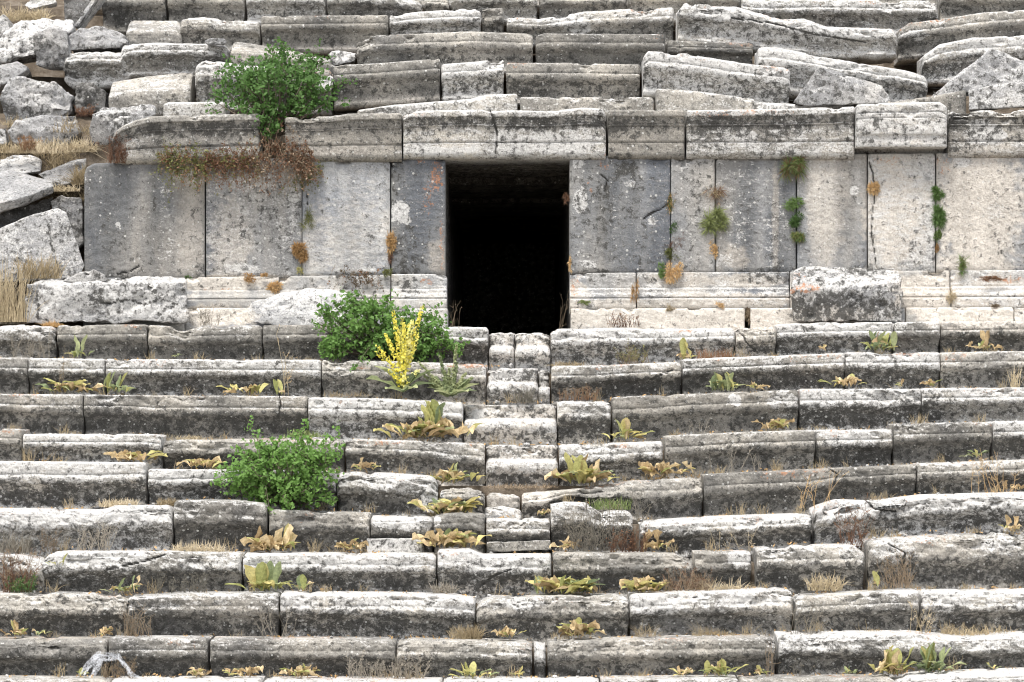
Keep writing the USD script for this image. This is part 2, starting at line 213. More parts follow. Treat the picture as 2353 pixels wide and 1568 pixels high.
CRACKS = [[(1478, 503), (1500, 488), (1515, 482), (1540, 466)], [(1692, 757), (1708, 772), (1714, 785), (1735, 803)], [(1998, 372), (2006, 400), (2012, 430), (2006, 480), (2003, 530), (2010, 575), (2014, 615)], [(1498, 872), (1520, 860), (1548, 849)],
 [(1128, 256), (1136, 285), (1142, 305), (1140, 352)], [(118, 520), (124, 550), (130, 580), (140, 612), (142, 640)], [(96, 672), (94, 690), (98, 712), (95, 740)], [(1952, 706), (1975, 685), (1992, 660)], [(705, 440), (706, 470)], [(1000, 760), (1010, 770), (1003, 800)], [(1175, 1308), (1140, 1320), (1105, 1345)],
 [(215, 690), (250, 700), (300, 692), (340, 702)], [(330, 706), (370, 690), (410, 700)], [(270, 628), (300, 622), (320, 610)], [(1380, 400), (1395, 415), (1390, 440)], [(1905, 1077), (1925, 1090), (1915, 1115)], [(640, 905), (645, 930), (638, 960)], [(1990, 1150), (2010, 1170), (2060, 1175)], [(2040, 1250), (2080, 1270), (2075, 1300)], [(380, 1275), (330, 1290), (240, 1310)], [(1680, 40), (1780, 55), (1880, 80), (1990, 95)]]
def crack_depth(px, py, w=1.7):
    out = np.zeros(np.shape(px)); x0, x1, y0, y1 = np.min(px), np.max(px), np.min(py), np.max(py)
    for c in CRACKS:
        c = np.array(c, float)
        if c[:, 0].min() > x1 or c[:, 0].max() < x0 or c[:, 1].min() > y1 or c[:, 1].max() < y0: continue
        wob = 3 * (noise(np.stack([px / 9, py / 9, px * 0 + 1.7], -1)) - .5)
        for a, b in zip(c[:-1], c[1:]):
            ab = b - a; t = np.clip(((px - a[0]) * ab[0] + (py - a[1]) * ab[1]) / (ab @ ab), 0, 1)
            dd = np.hypot(px - a[0] - t * ab[0] + wob, py - a[1] - t * ab[1])
            out = np.maximum(out, np.clip(1.3 - dd / w, 0, 1))
    return out
# ------------------------------------------------------------------ stone blocks
def resample(pts, step):
    pts = np.asarray(pts, float); out = [pts[0]]
    for a, b in zip(pts[:-1], pts[1:]):
        n = max(1, int(round(np.hypot(b[0] - a[0], b[1] - a[1]) / step)))
        out += [a + (b - a) * t for t in np.linspace(0, 1, n + 1)[1:]]
    return np.array(out)
def seat_profile(wear, H, depth=0.64):
    r = .018 + .05 * wear; g = max(0.0, 1 - 1.6 * wear) * .013; k = H / .41
    front = [(r * 1.6, 0), (r * .8, -r * .22), (r * .25, -r * .7), (0.004, -r * 1.3), (0, -.055)]
    if g > .001: front += [(0.0, -.092 * k), (g, -.098 * k), (g, -.103 * k), (.002, -.110 * k)]
    front += [(-.008, -.122 * k), (-.012, -.138 * k), (-.006, -.158 * k), (.016, -.178 * k), (.046, -.198 * k), (.076, -.220 * k), (.102, -.250 * k), (.115, -.285 * k), (.116, -.325 * k), (.104, -.370 * k), (.082, -H)]
    front = [p for p in front if p[1] >= -H - 1e-6]
    return front
STAIN_SHADE_H = [(0, 0), (.22, .08), (.33, .28), (.45, .85), (.68, 1.0), (.84, .75), (.95, .3), (1.0, .15)]  # crust down the seat face, plus cove shade painted into the colour
SEED = [0]
def block(name, parent, top, bot, D, style='seat', wear=.2, depth=.64, off=None, stain_shade=1.0, mat='seat_limestone', rough=1.0, joint=1.3, step=2.9, label=None, prof=None, round_ends=None, tone=None):
    """One cut stone: its top and bottom edges as surveyed polylines, a moulded cross-section, worn and chipped."""
    SEED[0] += 1; sd_ = SEED[0]; rng = np.random.RandomState(sd_)
    top = np.array(top, float); x0, x1 = top[0, 0] + joint, top[-1, 0] - joint
    n = max(5, int((x1 - x0) / step) + 1); px = np.linspace(x0, x1, n)
    bot = np.array(bot if np.ndim(bot) else [(x0, bot), (x1, bot)], float)
    yt = np.interp(px, top[:, 0], top[:, 1]); yb = np.interp(px, bot[:, 0], bot[:, 1])
    m = D / F; Hn = float(np.mean(yb - yt)) * m
    if off is None: off = rng.uniform(-.02, .02)
    if style == 'seat': front = seat_profile(wear, Hn, depth)
    elif style == 'slab': front = [(.03, 0), (.010, -.006), (0.002, -.02), (0, -.04), (0, -Hn + .03), (.004, -Hn + .012), (.012, -Hn)]
    elif style == 'tilt': front = [(.34, 0), (.06, -.40 * Hn), (.02, -.45 * Hn), (0, -.54 * Hn), (.01, -.8 * Hn), (.05, -Hn)]
    elif style == 'plain': front = [(.05, 0), (.018, -.012), (.004, -.035), (0, -.07), (.008, -Hn * .8), (.012, -Hn)]
    elif style == 'hang': front = [(.04, 0), (.012, -.01), (.002, -.03), (0, -.06), (0, -.20 * Hn), (.012, -.215 * Hn), (.012, -.23 * Hn), (.002, -.245 * Hn), (.002, -.33 * Hn), (.014, -.345 * Hn), (.006, -.36 * Hn), (.002, -.70 * Hn), (.012, -.72 * Hn), (.03, -.735 * Hn), (.03, -.95 * Hn), (.045, -Hn), (.30, -Hn - .002)]
    elif style == 'cornice':
        front = [(.05, 0), (.016, -.008), (.003, -.024), (0, -.06 * 1), (0, -.155 * Hn), (.022, -.175 * Hn), (.024, -.21 * Hn), (.034, -.26 * Hn), (.036, -.30 * Hn), (.048, -.315 * Hn), (.048, -.33 * Hn), (.038, -.345 * Hn), (.042, -.36 * Hn), (.056, -.375 * Hn), (.052, -.39 * Hn),
                 (.056, -.70 * Hn), (.070, -.715 * Hn), (.078, -.735 * Hn), (.066, -.75 * Hn), (.066, -.97 * Hn), (.075, -Hn)]
    elif style == 'base':
        front = [(.10, 0), (.088, -.01), (.085, -.03), (.085, -.36 * Hn), (.078, -.40 * Hn), (.085, -.43 * Hn), (.060, -.47 * Hn), (.052, -.56 * Hn), (.030, -.62 * Hn), (.022, -.68 * Hn), (.020, -.70 * Hn), (.034, -.715 * Hn), (.030, -.735 * Hn), (.006, -.75 * Hn), (0, -.79 * Hn), (0, -.97 * Hn), (.01, -Hn)]
    elif style == 'step':
        ys = prof * Hn
        front = [(.36, 0), (.345, -.008), (.335, -.03), (.33, -ys + .02), (.325, -ys), (.05, -ys - .012), (.02, -ys - .025), (.005, -ys - .06), (0, -ys - .09), (.02, -ys - .14), (.05, -ys - .18), (.075, -ys - .23), (.08, -max(Hn, ys + .26))]
    front = resample(front, step * m * 1.02)
    nb = 9
    back = np.stack([np.linspace(depth, front[0, 0] + .02, nb), np.zeros(nb)], -1)
    prof_ = np.vstack([back, front, [(front[-1, 0] + .05, front[-1, 1] - .05), (depth, front[-1, 1] - .05)]])
    nf0, nf1, K = nb, nb + len(front), len(prof_)
    d = np.tile(prof_[:, 0], (n, 1)); h = np.tile(prof_[:, 1], (n, 1))
    sc = ((yb - yt) * m / Hn)[:, None]; h = h * sc
    fr = np.clip(-h / np.maximum((yb - yt)[:, None] * m, 1e-4), 0, 1)
    dist = np.minimum(px - x0, x1 - px) * m
    # how far each vertex faces forward (1) or up (0)
    tg = np.gradient(prof_, axis=0); nn = np.stack([-tg[:, 1], tg[:, 0]], -1); nn /= np.maximum(np.linalg.norm(nn, axis=1, keepdims=True), 1e-9)
    fwd = np.clip(np.abs(nn[:, 0]), 0, 1); upw = np.clip(np.abs(nn[:, 1]), 0, 1)
    q = np.stack([np.broadcast_to((px * m)[:, None], d.shape), d * 1.0, h], -1) + rng.uniform(0, 60, 3)
    a1 = fbm(q * 2.6, 3, sd_) - .5; a2 = fbm(q * [8, 9, 12], 3, sd_ + 7) - .5; a3 = fbm(q * 30, 2, sd_ + 13) - .5
    strat = np.abs(fbm(q * [3.0, 9, 20], 3, sd_ + 3) - .5) * 2
    ww = np.clip(wear, 0, 1)
    disp = a1 * (.022 + .13 * ww) + a2 * (.016 + .065 * ww) + a3 * (.018 + .016 * ww) + strat * .04 * max(0, ww - .3)
    disp = disp * rough
    chip = np.clip(a1 * 1.6 + a2 * 1.2 - (.34 - .18 * ww), 0, .4) * (.5 + ww) * rough
    hx = (px * m)[:, None]
    for _ in range(int(rng.poisson(.8 + 4 * ww + .5 * (px[-1] - px[0]) * m)) if style in ('seat', 'cornice', 'plain', 'tilt', 'step', 'hang') else int(rng.poisson(2))):
        big = rng.rand() < .25; rx = rng.uniform(.03, .07) * (2.2 if big else 1); rh = rx * rng.uniform(.5, .9); xc = rng.uniform(px[0], px[-1]) * m if rng.rand() < .65 else rng.choice([px[0], px[-1]]) * m
        hc = -abs(rng.normal(0, .02)) if rng.rand() < .75 or style == 'slab' else -rng.uniform(.05, .14)
        rr_ = np.hypot((hx - xc) / rx, (h - hc) / rh) + a2 * 1.6 + a3 * 1.2; am = rx * .55 * np.clip((1.05 - rr_) * 2.2, 0, 1) * (.8 + a3)
        d = d + am * np.clip(-prof_[:, 0] * 0 + 1, 0, 1) * fwd; h = h - am * .55 * (upw > .3) * (fr < .15)
    edge = np.exp(-fr * (yb - yt)[:, None] * m / .06)
    isf = np.zeros(K); isf[nf0 - 2:nf1] = 1; isf[-1] = 0; isf[-2] = .5
    fall = np.clip(np.linspace(0, 1.6, nb), 0, 1); tw = np.ones(K); tw[:nb] = fall
    d = d + (disp * fwd + chip * edge * .45 * fwd) * isf
    h = h - (np.abs(disp) * .5 * upw + chip * edge * .22 * (upw > .3)) * tw
    rr = (round_ends if round_ends is not None else .014 + .05 * ww) * (1 + 0)
    ck = crack_depth(np.broadcast_to(px[:, None], d.shape), yt[:, None] - h / m); d = d + ck * .03 * isf * fwd
    t = np.clip(1 - dist / rr, 0, 1); e = rr * (1 - np.sqrt(np.maximum(0, 1 - t * t)))
    d = d + e[:, None] * isf * fwd; h = h - (e * .8)[:, None] * upw * tw * (fr < .5)
    # to the world; the face stays a true prism, bent along the course
    fd = base_depth(px, D)
    X = np.broadcast_to(((px - CX) / F * fd)[:, None], d.shape)
    Y = fd[:, None] + off + d
    Z = (ZC + (HY - yt) / F * fd)[:, None] + h
    V = np.stack([X, Y, Z], -1).reshape(-1, 3)
    ii, kk = np.meshgrid(np.arange(n - 1), np.arange(K), indexing='ij'); k2 = (kk + 1) % K
    quads = np.stack([ii * K + kk, ii * K + k2, (ii + 1) * K + k2, (ii + 1) * K + kk], -1).reshape(-1, 4)
    ppx = np.broadcast_to(px[:, None], d.shape); ppy = yt[:, None] - h / m
    pnt = weather(ppx, ppy); pnt[:, 1] = np.maximum(pnt[:, 1], ck.ravel() * 1.5)
    if style == 'step': st = np.interp(fr, [0, prof - .04, prof, prof + .16, prof + .32, .9, 1], [.6, .7, .0, .0, .95, .5, .1]) * stain_shade * 1.6  # shade of riser and cove painted in with the stain, nose left clear
    else: st = np.interp(fr, [a for a, b in STAIN_SHADE_H], [b for a, b in STAIN_SHADE_H]) * stain_shade if style in ('seat', 'step') else np.interp(fr, [0, .12, .18, .38, .5, .7, .78, 1], [0, .2, 1, .95, .5, .45, .2, .1] if style in ('cornice', 'hang') else [.3, .3, .3, .4, .4, .4, .45, .6]) * stain_shade  # seat coves mix crust with painted shade; cornice darkens at its grooves
    if style == 'step': pnt[:, 2] = np.maximum(pnt[:, 2], .34)
    if style in ('seat', 'cornice'):
        pnt[:, 3] = np.maximum(pnt[:, 3], (.42 * np.clip((fbm(q * 2.2, 2, sd_ + 31) - .52) * 6, 0, 1) * np.clip(1.3 - fr / .25, 0, 1)).ravel())
    if style == 'seat':
        st = st * rng.uniform(.7, 1.25)
        pnt[:, 2] = np.maximum(pnt[:, 2], (np.clip((fr - .78) / .2, 0, 1) * np.clip(.1 + 1.3 * (fbm(q * 5, 2, sd_ + 21) - .35), 0, .8)).ravel())
    # end caps with their own vertices
    caps = []; off_v = len(V); extra = [V]; att = [pnt]; stt = [st.ravel()]
    for row, flip in ((0, True), (n - 1, False)):
        ring = V[row * K:(row + 1) * K]; c = ring.mean(0)
        extra += [ring, c[None]]; att += [pnt[row * K:(row + 1) * K], np.zeros((1, 5))]; stt += [st[row], np.zeros(1)]
        k = np.arange(K); tri = np.stack([off_v + k, off_v + (k + 1) % K, np.full(K, off_v + K)], -1)
        caps.append(tri if not flip else tri[:, ::-1]); off_v += K + 1
    V = np.vstack(extra); att = np.vstack(att); stt = np.concatenate(stt)
    fq = np.vstack([quads[:, [0, 1, 2]], quads[:, [0, 2, 3]]])
    Fc = np.vstack([fq] + caps)
    c0 = V.mean(0)
    pr = mesh(name, V, Fc, MATS[mat], parent, {'paint': att[:, :3], 'stain_shade': stt, 'rust': att[:, 3], 'tone': np.clip((tone or rng.uniform(.85, 1.2)) * (1 + att[:, 4]), .3, 2)})
    if label: tag(pr, label)
    return pr

def rock(name, front, D, thick, mat='rubble_limestone', amp=.03, parent='/World', label=None, cat=None, group=None, res=.021, stain_shade=.3, shrink=.85, soft=3, hulls=None, rise=0.0, tone=1.0):
    """A loose stone: hull of surveyed corners (px, py, how far behind the face) and the same corners again at its back."""
    SEED[0] += 1; s = SEED[0]
    man = None
    for pts in (hulls or [front]):
        p = np.array([q if len(q) == 3 else (*q, 0) for q in pts], float)
        W = world(p[:, 0], p[:, 1], D, p[:, 2]); c = W.mean(0)
        B = W.copy(); B[:, [0, 2]] = c[[0, 2]] + (W[:, [0, 2]] - c[[0, 2]]) * shrink; B[:, 1] += thick; B[:, 2] += rise
        hh = manifold3d.Manifold.hull_points(np.vstack([W, B]).astype(np.float32))
        man = hh if man is None else man + hh
    man = man.refine_to_length(res)
    mm = man.to_mesh(); tm = trimesh.Trimesh(np.array(mm.vert_properties[:, :3]), np.array(mm.tri_verts), process=True)
    if soft: trimesh.smoothing.filter_taubin(tm, lamb=.5, nu=.51, iterations=soft * 2); 
    v = np.array(tm.vertices); nrm = np.array(tm.vertex_normals)
    a = (fbm(v * 4, 3, s) - .5) * 2.2 + (fbm(v * 13, 3, s + 5) - .5) * 1.0 + (fbm(v * 34, 2, s + 9) - .5) * .45
    v = v + nrm * (a * amp * 1.35 - np.clip(fbm(v * 9, 2, s + 3) - .62, 0, 1) * .25 * (amp > .012))[:, None]
    ppx = CX + v[:, 0] * F / base_depth(CX, D); ppy = HY - (v[:, 2] - ZC) * F / D
    pnt = weather(ppx, ppy); ck = crack_depth(ppx, ppy, 2.2) * (nrm[:, 1] < -.2); v = v - nrm * (ck * .018)[:, None]; pnt[:, 1] = np.maximum(pnt[:, 1], ck * .8)
    pr = mesh(name, v, tm.faces, MATS[mat], parent, {'paint': pnt[:, :3], 'stain_shade': np.full(len(v), stain_shade), 'rust': pnt[:, 3], 'tone': np.clip(tone * (1 + pnt[:, 4]), .3, 2)})
    tag(pr, label, cat, group)
    return pr

# ------------------------------------------------------------------ terrain
ROWD = {r: 37.3 - .62 * (r - 1) for r in range(1, 12)}
ROWY = {1: 750, 2: 832, 3: 920, 4: 1012, 5: 1095, 6: 1182, 7: 1270, 8: 1368, 9: 1470, 10: 1561, 11: 1650}
def zrow(r): return ZC + (HY - ROWY[r]) / F * ROWD[r]
def sheet(name, xs, prof, mat, amp=.03, curve=True, back=0.0):
    prof = np.array(prof, float); xs = np.asarray(xs, float)
    X, K = np.meshgrid(xs, np.arange(len(prof)), indexing='ij')
    Y = prof[K, 0] - (np.clip(np.abs(X), 0, 9) ** 2 / (2 * RC) if curve else 0); Z = prof[K, 1].copy(); Y = Y + back * np.clip((-4.2 - X) / .5, 0, 1)
    P = np.stack([X, Y, Z], -1); P[..., 2] += (fbm(P * 2.0, 3, 5) - .5) * amp
    n, k = X.shape; i, j = np.meshgrid(np.arange(n - 1), np.arange(k - 1), indexing='ij')
    q = np.stack([i * k + j, (i + 1) * k + j, (i + 1) * k + j + 1, i * k + j + 1], -1).reshape(-1, 4)
    pr = mesh(name, P.reshape(-1, 3), q, mat); tag(pr, kind='structure'); return pr
g = np.array([[-250, -250, 0], [250, -250, 0], [250, 29.9, 0], [-250, 29.9, 0]], float)
tag(mesh('ground', g, np.array([[0, 1, 2, 3]]), MATS['soil']), kind='structure')
prof = [(24.0, -.02), (30.6, .6)]
for r in range(11, 0, -1):
    z = zrow(r) - .10
    prof += [(ROWD[r] + .32, z - .25), (ROWD[r] + .38, z), (ROWD[r] + .90, z)]
prof += [(37.98, zrow(1) - .10), (38.6, zrow(1) - .08)]
sheet('hillside', np.linspace(-14, 14, 120), resample(prof, .12), MATS['soil'], .05)
WD = 38.0
def zw(py, D=WD): return ZC + (HY - py) / F * D
UD = [38.55, 39.1, 39.75, 40.4, 41.05, 41.7]; UY = [262, 200, 150, 100, 45, -20]
prof = [(38.47, zw(359)), (38.75, zw(320)), (38.95, zw(262))]
for k in range(1, 6): prof += [(UD[k] + .50, zw(UY[k - 1] + 10, UD[k])), (UD[k] + .56, zw(UY[k] + 18, UD[k]))]
prof += [(UD[5] + 1.2, zw(UY[5], UD[5])), (60, zw(UY[5], UD[5]) + 9), (240, zw(UY[5], UD[5]) + 30)]
sheet('hillside_upper', np.linspace(-14, 14, 140), resample(prof[:-2], .12).tolist() + prof[-2:], MATS['soil'], .16, back=.55)
# earth bank at the broken left end of the wall
bx = np.linspace(-14, (212 - CX) / F * WD, 120)
sheet('earth_bank', bx, resample([(37.75, zw(752)), (38.05, zw(700)), (38.4, zw(600)), (38.7, zw(500)), (38.8, zw(420)), (38.9, zw(370)), (39.2, zw(310)), (39.6, zw(240))], .06), MATS['soil'], .22)
for xa, xb in ((194, 1021), (1312, 4100)): sheet('earth_fill', (np.linspace(xa, xb, 30) - CX) / F * WD, [(38.43, zw(800)), (38.43, zw(330)), (38.7, zw(300))], MATS['soil'], .0)
sheet('earth_fill', (np.linspace(-1750, 205, 60) - CX) / F * WD, [(38.02, zw(820)), (38.02, zw(715)), (38.3, zw(690))], MATS['soil'], .0)

# ------------------------------------------------------------------ lower seating
ORD = ['first', 'second', 'third', 'fourth', 'fifth', 'sixth', 'seventh', 'eighth', 'ninth', 'tenth']
L, R = -70, 2425
# per row: (top polyline, wear, style)
ROWS = {
 1: [([(L, 752), (0, 748), (60, 744), (128, 750)], .9), ([(130, 747), (338, 744)], .18), ([(338, 746), (385, 748), (420, 757), (460, 750), (602, 746)], .3), ([(602, 746), (740, 745), (880, 748)], .2), ([(880, 749), (1123, 751)], .25),
     ([(1265, 755), (1400, 752), (1560, 754), (1690, 752)], .4), ([(1690, 752), (1784, 750)], .35), ([(1785, 743), (1900, 740), (2054, 739)], .15), ([(2055, 740), (2161, 738)], .2), ([(2161, 738), (R, 736)], .25)],
 2: [([(L, 820), (64, 821)], .1), ([(64, 822), (241, 824)], .12), ([(241, 824), (738, 826)], .12), ([(738, 827), (900, 829), (1118, 837)], .2),
     ([(1266, 840), (1400, 838), (1567, 830)], .2), ([(1568, 824), (1942, 810)], .12), ([(1942, 809), (2161, 809)], .15), ([(2161, 809), (R, 804)], .15)],
 3: [([(L, 904), (191, 906)], .12), ([(191, 906), (707, 910)], .1), ([(707, 912), (880, 915), (1065, 924)], .3),
     ([(1280, 921), (1405, 920)], .45), ([(1406, 912), (1590, 904), (1750, 898), (1836, 895)], .22), ([(1837, 893), (2118, 892)], .14), ([(2119, 891), (R, 889)], .15)],
 4: [([(L, 984), (50, 985)], .2), ([(51, 996), (371, 997)], .15), ([(372, 1010), (600, 1007), (790, 1007)], .5), ([(792, 1007), (950, 1012), (1115, 1019)], .2),
     ([(1284, 1021), (1524, 1013)], .3), ([(1528, 1000), (1700, 992), (1874, 987)], .2), ([(1876, 987), (2053, 986)], .2), ([(2053, 972), (2280, 969)], .15), ([(2281, 967), (R, 966)], .15)],
 5: [([(L, 1058), (336, 1062)], .15), ([(338, 1077), (600, 1079), (772, 1082)], .2), ([(773, 1082), (900, 1086), (985, 1092), (1006, 1100)], .95), ([(1010, 1120), (1080, 1119), (1115, 1125)], .7),
     ([(1198, 1133), (1330, 1122), (1450, 1104), (1616, 1095)], .4), ([(1617, 1089), (1850, 1078), (2107, 1066)], .15), ([(2107, 1064), (R, 1053)], .35)],
 6: [([(L, 1167), (120, 1169), (230, 1171), (260, 1161), (380, 1160), (397, 1166)], .75), ([(398, 1149), (540, 1148), (615, 1156)], .35), ([(617, 1170), (850, 1178)], .5), ([(850, 1185), (995, 1187)], .6), ([(995, 1180), (1080, 1177), (1115, 1182)], .45), ([(1116, 1191), (1265, 1192)], .35),
     ([(1265, 1158), (1300, 1153), (1350, 1155), (1385, 1174), (1440, 1173), (1455, 1182)], .4), ([(1470, 1197), (1650, 1186), (1868, 1179)], .55), ([(1870, 1165), (1930, 1147), (2010, 1150), (2130, 1136), (2250, 1133), (R, 1128)], .9)],
 7: [([(L, 1270), (20, 1272), (80, 1282), (100, 1292)], .9), ([(90, 1278), (130, 1267), (400, 1267), (555, 1270)], .75), ([(556, 1271), (800, 1271), (1003, 1272)], .35), ([(1004, 1262), (1080, 1260), (1110, 1274), (1268, 1274)], .4),
     ([(1270, 1270), (1420, 1268), (1594, 1273)], .55), ([(1596, 1267), (1728, 1267)], .3), ([(1738, 1259), (1850, 1253), (1960, 1251), (1988, 1262)], .35), ([(1994, 1240), (2150, 1230), (2300, 1224), (R, 1238)], .8)],
 8: [([(L, 1363), (150, 1364), (250, 1368), (292, 1371)], .5), ([(292, 1371), (400, 1364), (641, 1363)], .45), ([(642, 1362), (900, 1364), (1040, 1368), (1093, 1376)], .4), ([(1094, 1385), (1130, 1372), (1300, 1368), (1446, 1368)], .6),
     ([(1446, 1366), (1600, 1359), (1790, 1353), (1823, 1358)], .45), ([(1828, 1371), (2000, 1360), (2113, 1355)], .25), ([(2116, 1358), (R, 1355)], .55)],
 9: [([(L, 1470), (247, 1468)], .6), ([(248, 1466), (478, 1467)], .2), ([(481, 1468), (909, 1470)], .4), ([(910, 1471), (1100, 1473), (1224, 1477)], .5), ([(1226, 1478), (1255, 1480)], .6),
     ([(1257, 1474), (1500, 1467), (1785, 1463)], .45), ([(1788, 1456), (2100, 1454), (2230, 1465), (2330, 1457), (R, 1456)], .6)],
 10: [([(L, 1560), (250, 1562)], .5), ([(251, 1562), (600, 1561)], .45), ([(601, 1561), (1015, 1565)], .5), ([(1016, 1563), (1380, 1563)], .5), ([(1381, 1561), (1700, 1559)], .4), ([(1701, 1558), (2060, 1557)], .5), ([(2061, 1557), (2140, 1549), (R, 1540)], .6)],
}
def rowtop(r, px):
    y = None
    for top, w in ROWS[r]:
        if top[0][0] - 1 <= px <= top[-1][0] + 1: return float(np.interp(px, [a for a, b in top], [b for a, b in top]))
    ends = [p for top, w in ROWS[r] for p in (top[0], top[-1])]; ends.sort()
    return float(np.interp(px, [a for a, b in ends], [b for a, b in ends]))
SETTLE = {}
for r in range(1, 11):
    t = thing('seating_row', f'{ORD[r-1]} row of stone seats below the doorway, counted downwards', 'seating', 'lower rows of stone seats')
    tag(t, ['worn grey seat row directly below the wall and doorway', 'second seat row below the doorway, behind the yellow flowering plant', 'third seat row below the doorway, in front of the yellow flowering plant\'s leaves',
            'fourth seat row below the doorway, with a sunken white block behind the middle shrub', 'fifth seat row, a black pitted block beside the middle green shrub', 'sixth seat row, with a raised hollow block right of the stair',
            'seventh seat row, big pitted boulder-like block at its right end', 'eighth seat row, with a scooped block where the stair line passes', 'ninth seat row, lowest one seen whole, behind the white plastic scrap', 'tenth seat row, only its top edge shown along the picture\'s bottom'][r - 1])
    for top, w in ROWS[r]:
        xa, xb = top[0][0], top[-1][0]; xm = np.linspace(xa, xb, 9)
        if r < 10: bot = [(x, rowtop(r + 1, x) + 9) for x in xm]
        else: bot = [(x, 1655) for x in xm]
        off = {(6, 2): -.03}.get((r, [q[0] for q in ROWS[r]].index(top)))
        block('seat_block', t, top, bot, ROWD[r], 'seat', w, off=off, stain_shade=(1.0 if r > 1 else .9) * (.85 if w > .6 else 1))
# the stair cut through the rows
st = thing('stairway', 'worn narrow flight of pale stone steps rising to the doorway', 'stairs')
STEPS = [(1, [(1123, 760), (1183, 760)], .38, .4), (1, [(1183, 762), (1265, 760)], .38, .45), (2, [(1118, 843), (1237, 842)], .37, .4), (2, [(1237, 846), (1264, 846)], .5, .7), (3, [(1065, 929), (1280, 927)], .33, .25), (4, [(1116, 1021), (1283, 1022)], .30, .25)]
for r, top, fr_, w in STEPS:
    bot = [(x, rowtop(r + 1, x) + 9) for x in (top[0][0], top[-1][0])]
    block('step_block', st, top, bot, ROWD[r] - .01, 'step', w, prof=fr_, stain_shade=.55, rough=.8, joint=.4, round_ends=.05)
block('step_block', st, [(1117, 1131), (1160, 1133), (1196, 1136)], 1165, ROWD[5] + .12, 'plain', .5, stain_shade=.05)
block('step_block', st, [(1112, 1158), (1150, 1160), (1200, 1172)], 1200, ROWD[5] + .02, 'plain', .5, stain_shade=.05)
# small stones and low packing courses wedged between rows
for lab, (nm, pts, D, th) in [
  ('small whitish wedge stone at the end of the black pitted block', ('wedge_stone', [(966, 1138), (985, 1128), (1006, 1132), (1004, 1178), (975, 1180)], ROWD[5] + .03, .3)),
  ('flat pale packing slab under the broken sixth row block, left of the stair', ('packing_slab', [(842, 1237), (970, 1236), (975, 1272), (842, 1274)], ROWD[6] - .06, .3)),
  ('flat pale packing slab at the foot of the sixth row, on the stair line', ('packing_slab', [(1118, 1246), (1265, 1240), (1268, 1264), (1118, 1270)], ROWD[6] - .05, .3))]:
    rock(nm, pts, D, th, 'seat_limestone', .012, label=lab, cat='stone', soft=1, stain_shade=.2)
# ------------------------------------------------------------------ podium wall with the doorway
wall = thing('podium_wall', 'tall podium wall of upright limestone slabs with a dark doorway', 'wall')
for (top, bot, w), tn in zip([
  ([(193, 400), (199, 384), (215, 375), (300, 372), (390, 371), (471, 368)], 634, .06), ([(472, 366), (694, 362)], 632, .05), ([(694, 361), (884, 359), (897, 372)], 629, .05), ([(898, 359), (1024, 358)], 626, .08),
  ([(1308, 358), (1541, 356)], 623, .06), ([(1541, 356), (1637, 356), (1643, 364)], 623, .06), ([(1644, 363), (1650, 355), (1830, 354)], 622, .05), ([(1831, 354), (1993, 352)], 620, .06), ([(1994, 352), (2150, 351)], 619, .05), ([(2151, 351), (R, 350)], 618, .05)], (.70, 1.02, 1.06, .74, .82, .74, .84, .90, .96, .92)):
    block('wall_slab', wall, top, bot, WD, 'slab', w, depth=.45, stain_shade=.25, mat='wall_limestone', rough=.7, joint=.9, round_ends=.012, tone=tn)
for top, bot, off in [
  ([(255, 330), (262, 305), (280, 288), (310, 275), (345, 266), (450, 263), (597, 259)], [(255, 366), (597, 359)], 0), ([(653, 268), (760, 266), (800, 260), (924, 258)], 358, 0), ([(925, 262), (945, 254), (1100, 250), (1130, 254), (1180, 252), (1260, 254), (1340, 246), (1385, 248), (1394, 262)], 353, 0), ([(1397, 251), (1575, 250)], 353, .01),
  ([(1577, 252), (1800, 249), (1966, 243)], 352, 0), ([(2180, 253), (R, 250)], 348, .01)]:
    block('cornice_block', wall, top, bot, WD - .14, 'cornice', .16, depth=.75, off=off, stain_shade=.62, mat='seat_limestone', rough=.55, joint=1.2, round_ends=.02)
block('cornice_block', wall, [(1967, 240), (2000, 236), (2160, 233), (2178, 245)], 336, WD - .24, 'hang', .12, depth=.80, off=0, stain_shade=.3, rough=.6, label='cornice block pushed forward above a dark gap')
for top, bot in [([(190, 637), (425, 636)], 706), ([(425, 636), (640, 633)], 706), ([(640, 633), (897, 630)], 706), ([(898, 628), (1027, 628)], 707), ([(1309, 626), (1462, 625)], 707), ([(1463, 625), (1815, 623)], 706), ([(1816, 622), (2185, 620)], 705), ([(2186, 620), (R, 619)], 704)]:
    block('base_moulding', wall, top, bot, WD - .10, 'base', .10, depth=.55, stain_shade=.15, mat='wall_limestone', rough=.8, joint=.8, off=0, round_ends=.01, tone=.92)
for top, bot in [([(190, 707), (425, 707)], 765), ([(425, 707), (640, 706)], 765), ([(640, 706), (897, 706)], 765), ([(898, 708), (1029, 708)], 766), ([(1311, 708), (1712, 707)], 764), ([(1724, 707), (2080, 706)], 762), ([(2081, 706), (2330, 705)], 760), ([(2331, 705), (R, 705)], 760)]:
    block('plinth_block', wall, top, bot, WD - .13, 'slab', .10, depth=.55, stain_shade=.1, mat='wall_limestone', rough=.9, joint=.8, off=0, round_ends=.01, tone=1.2)
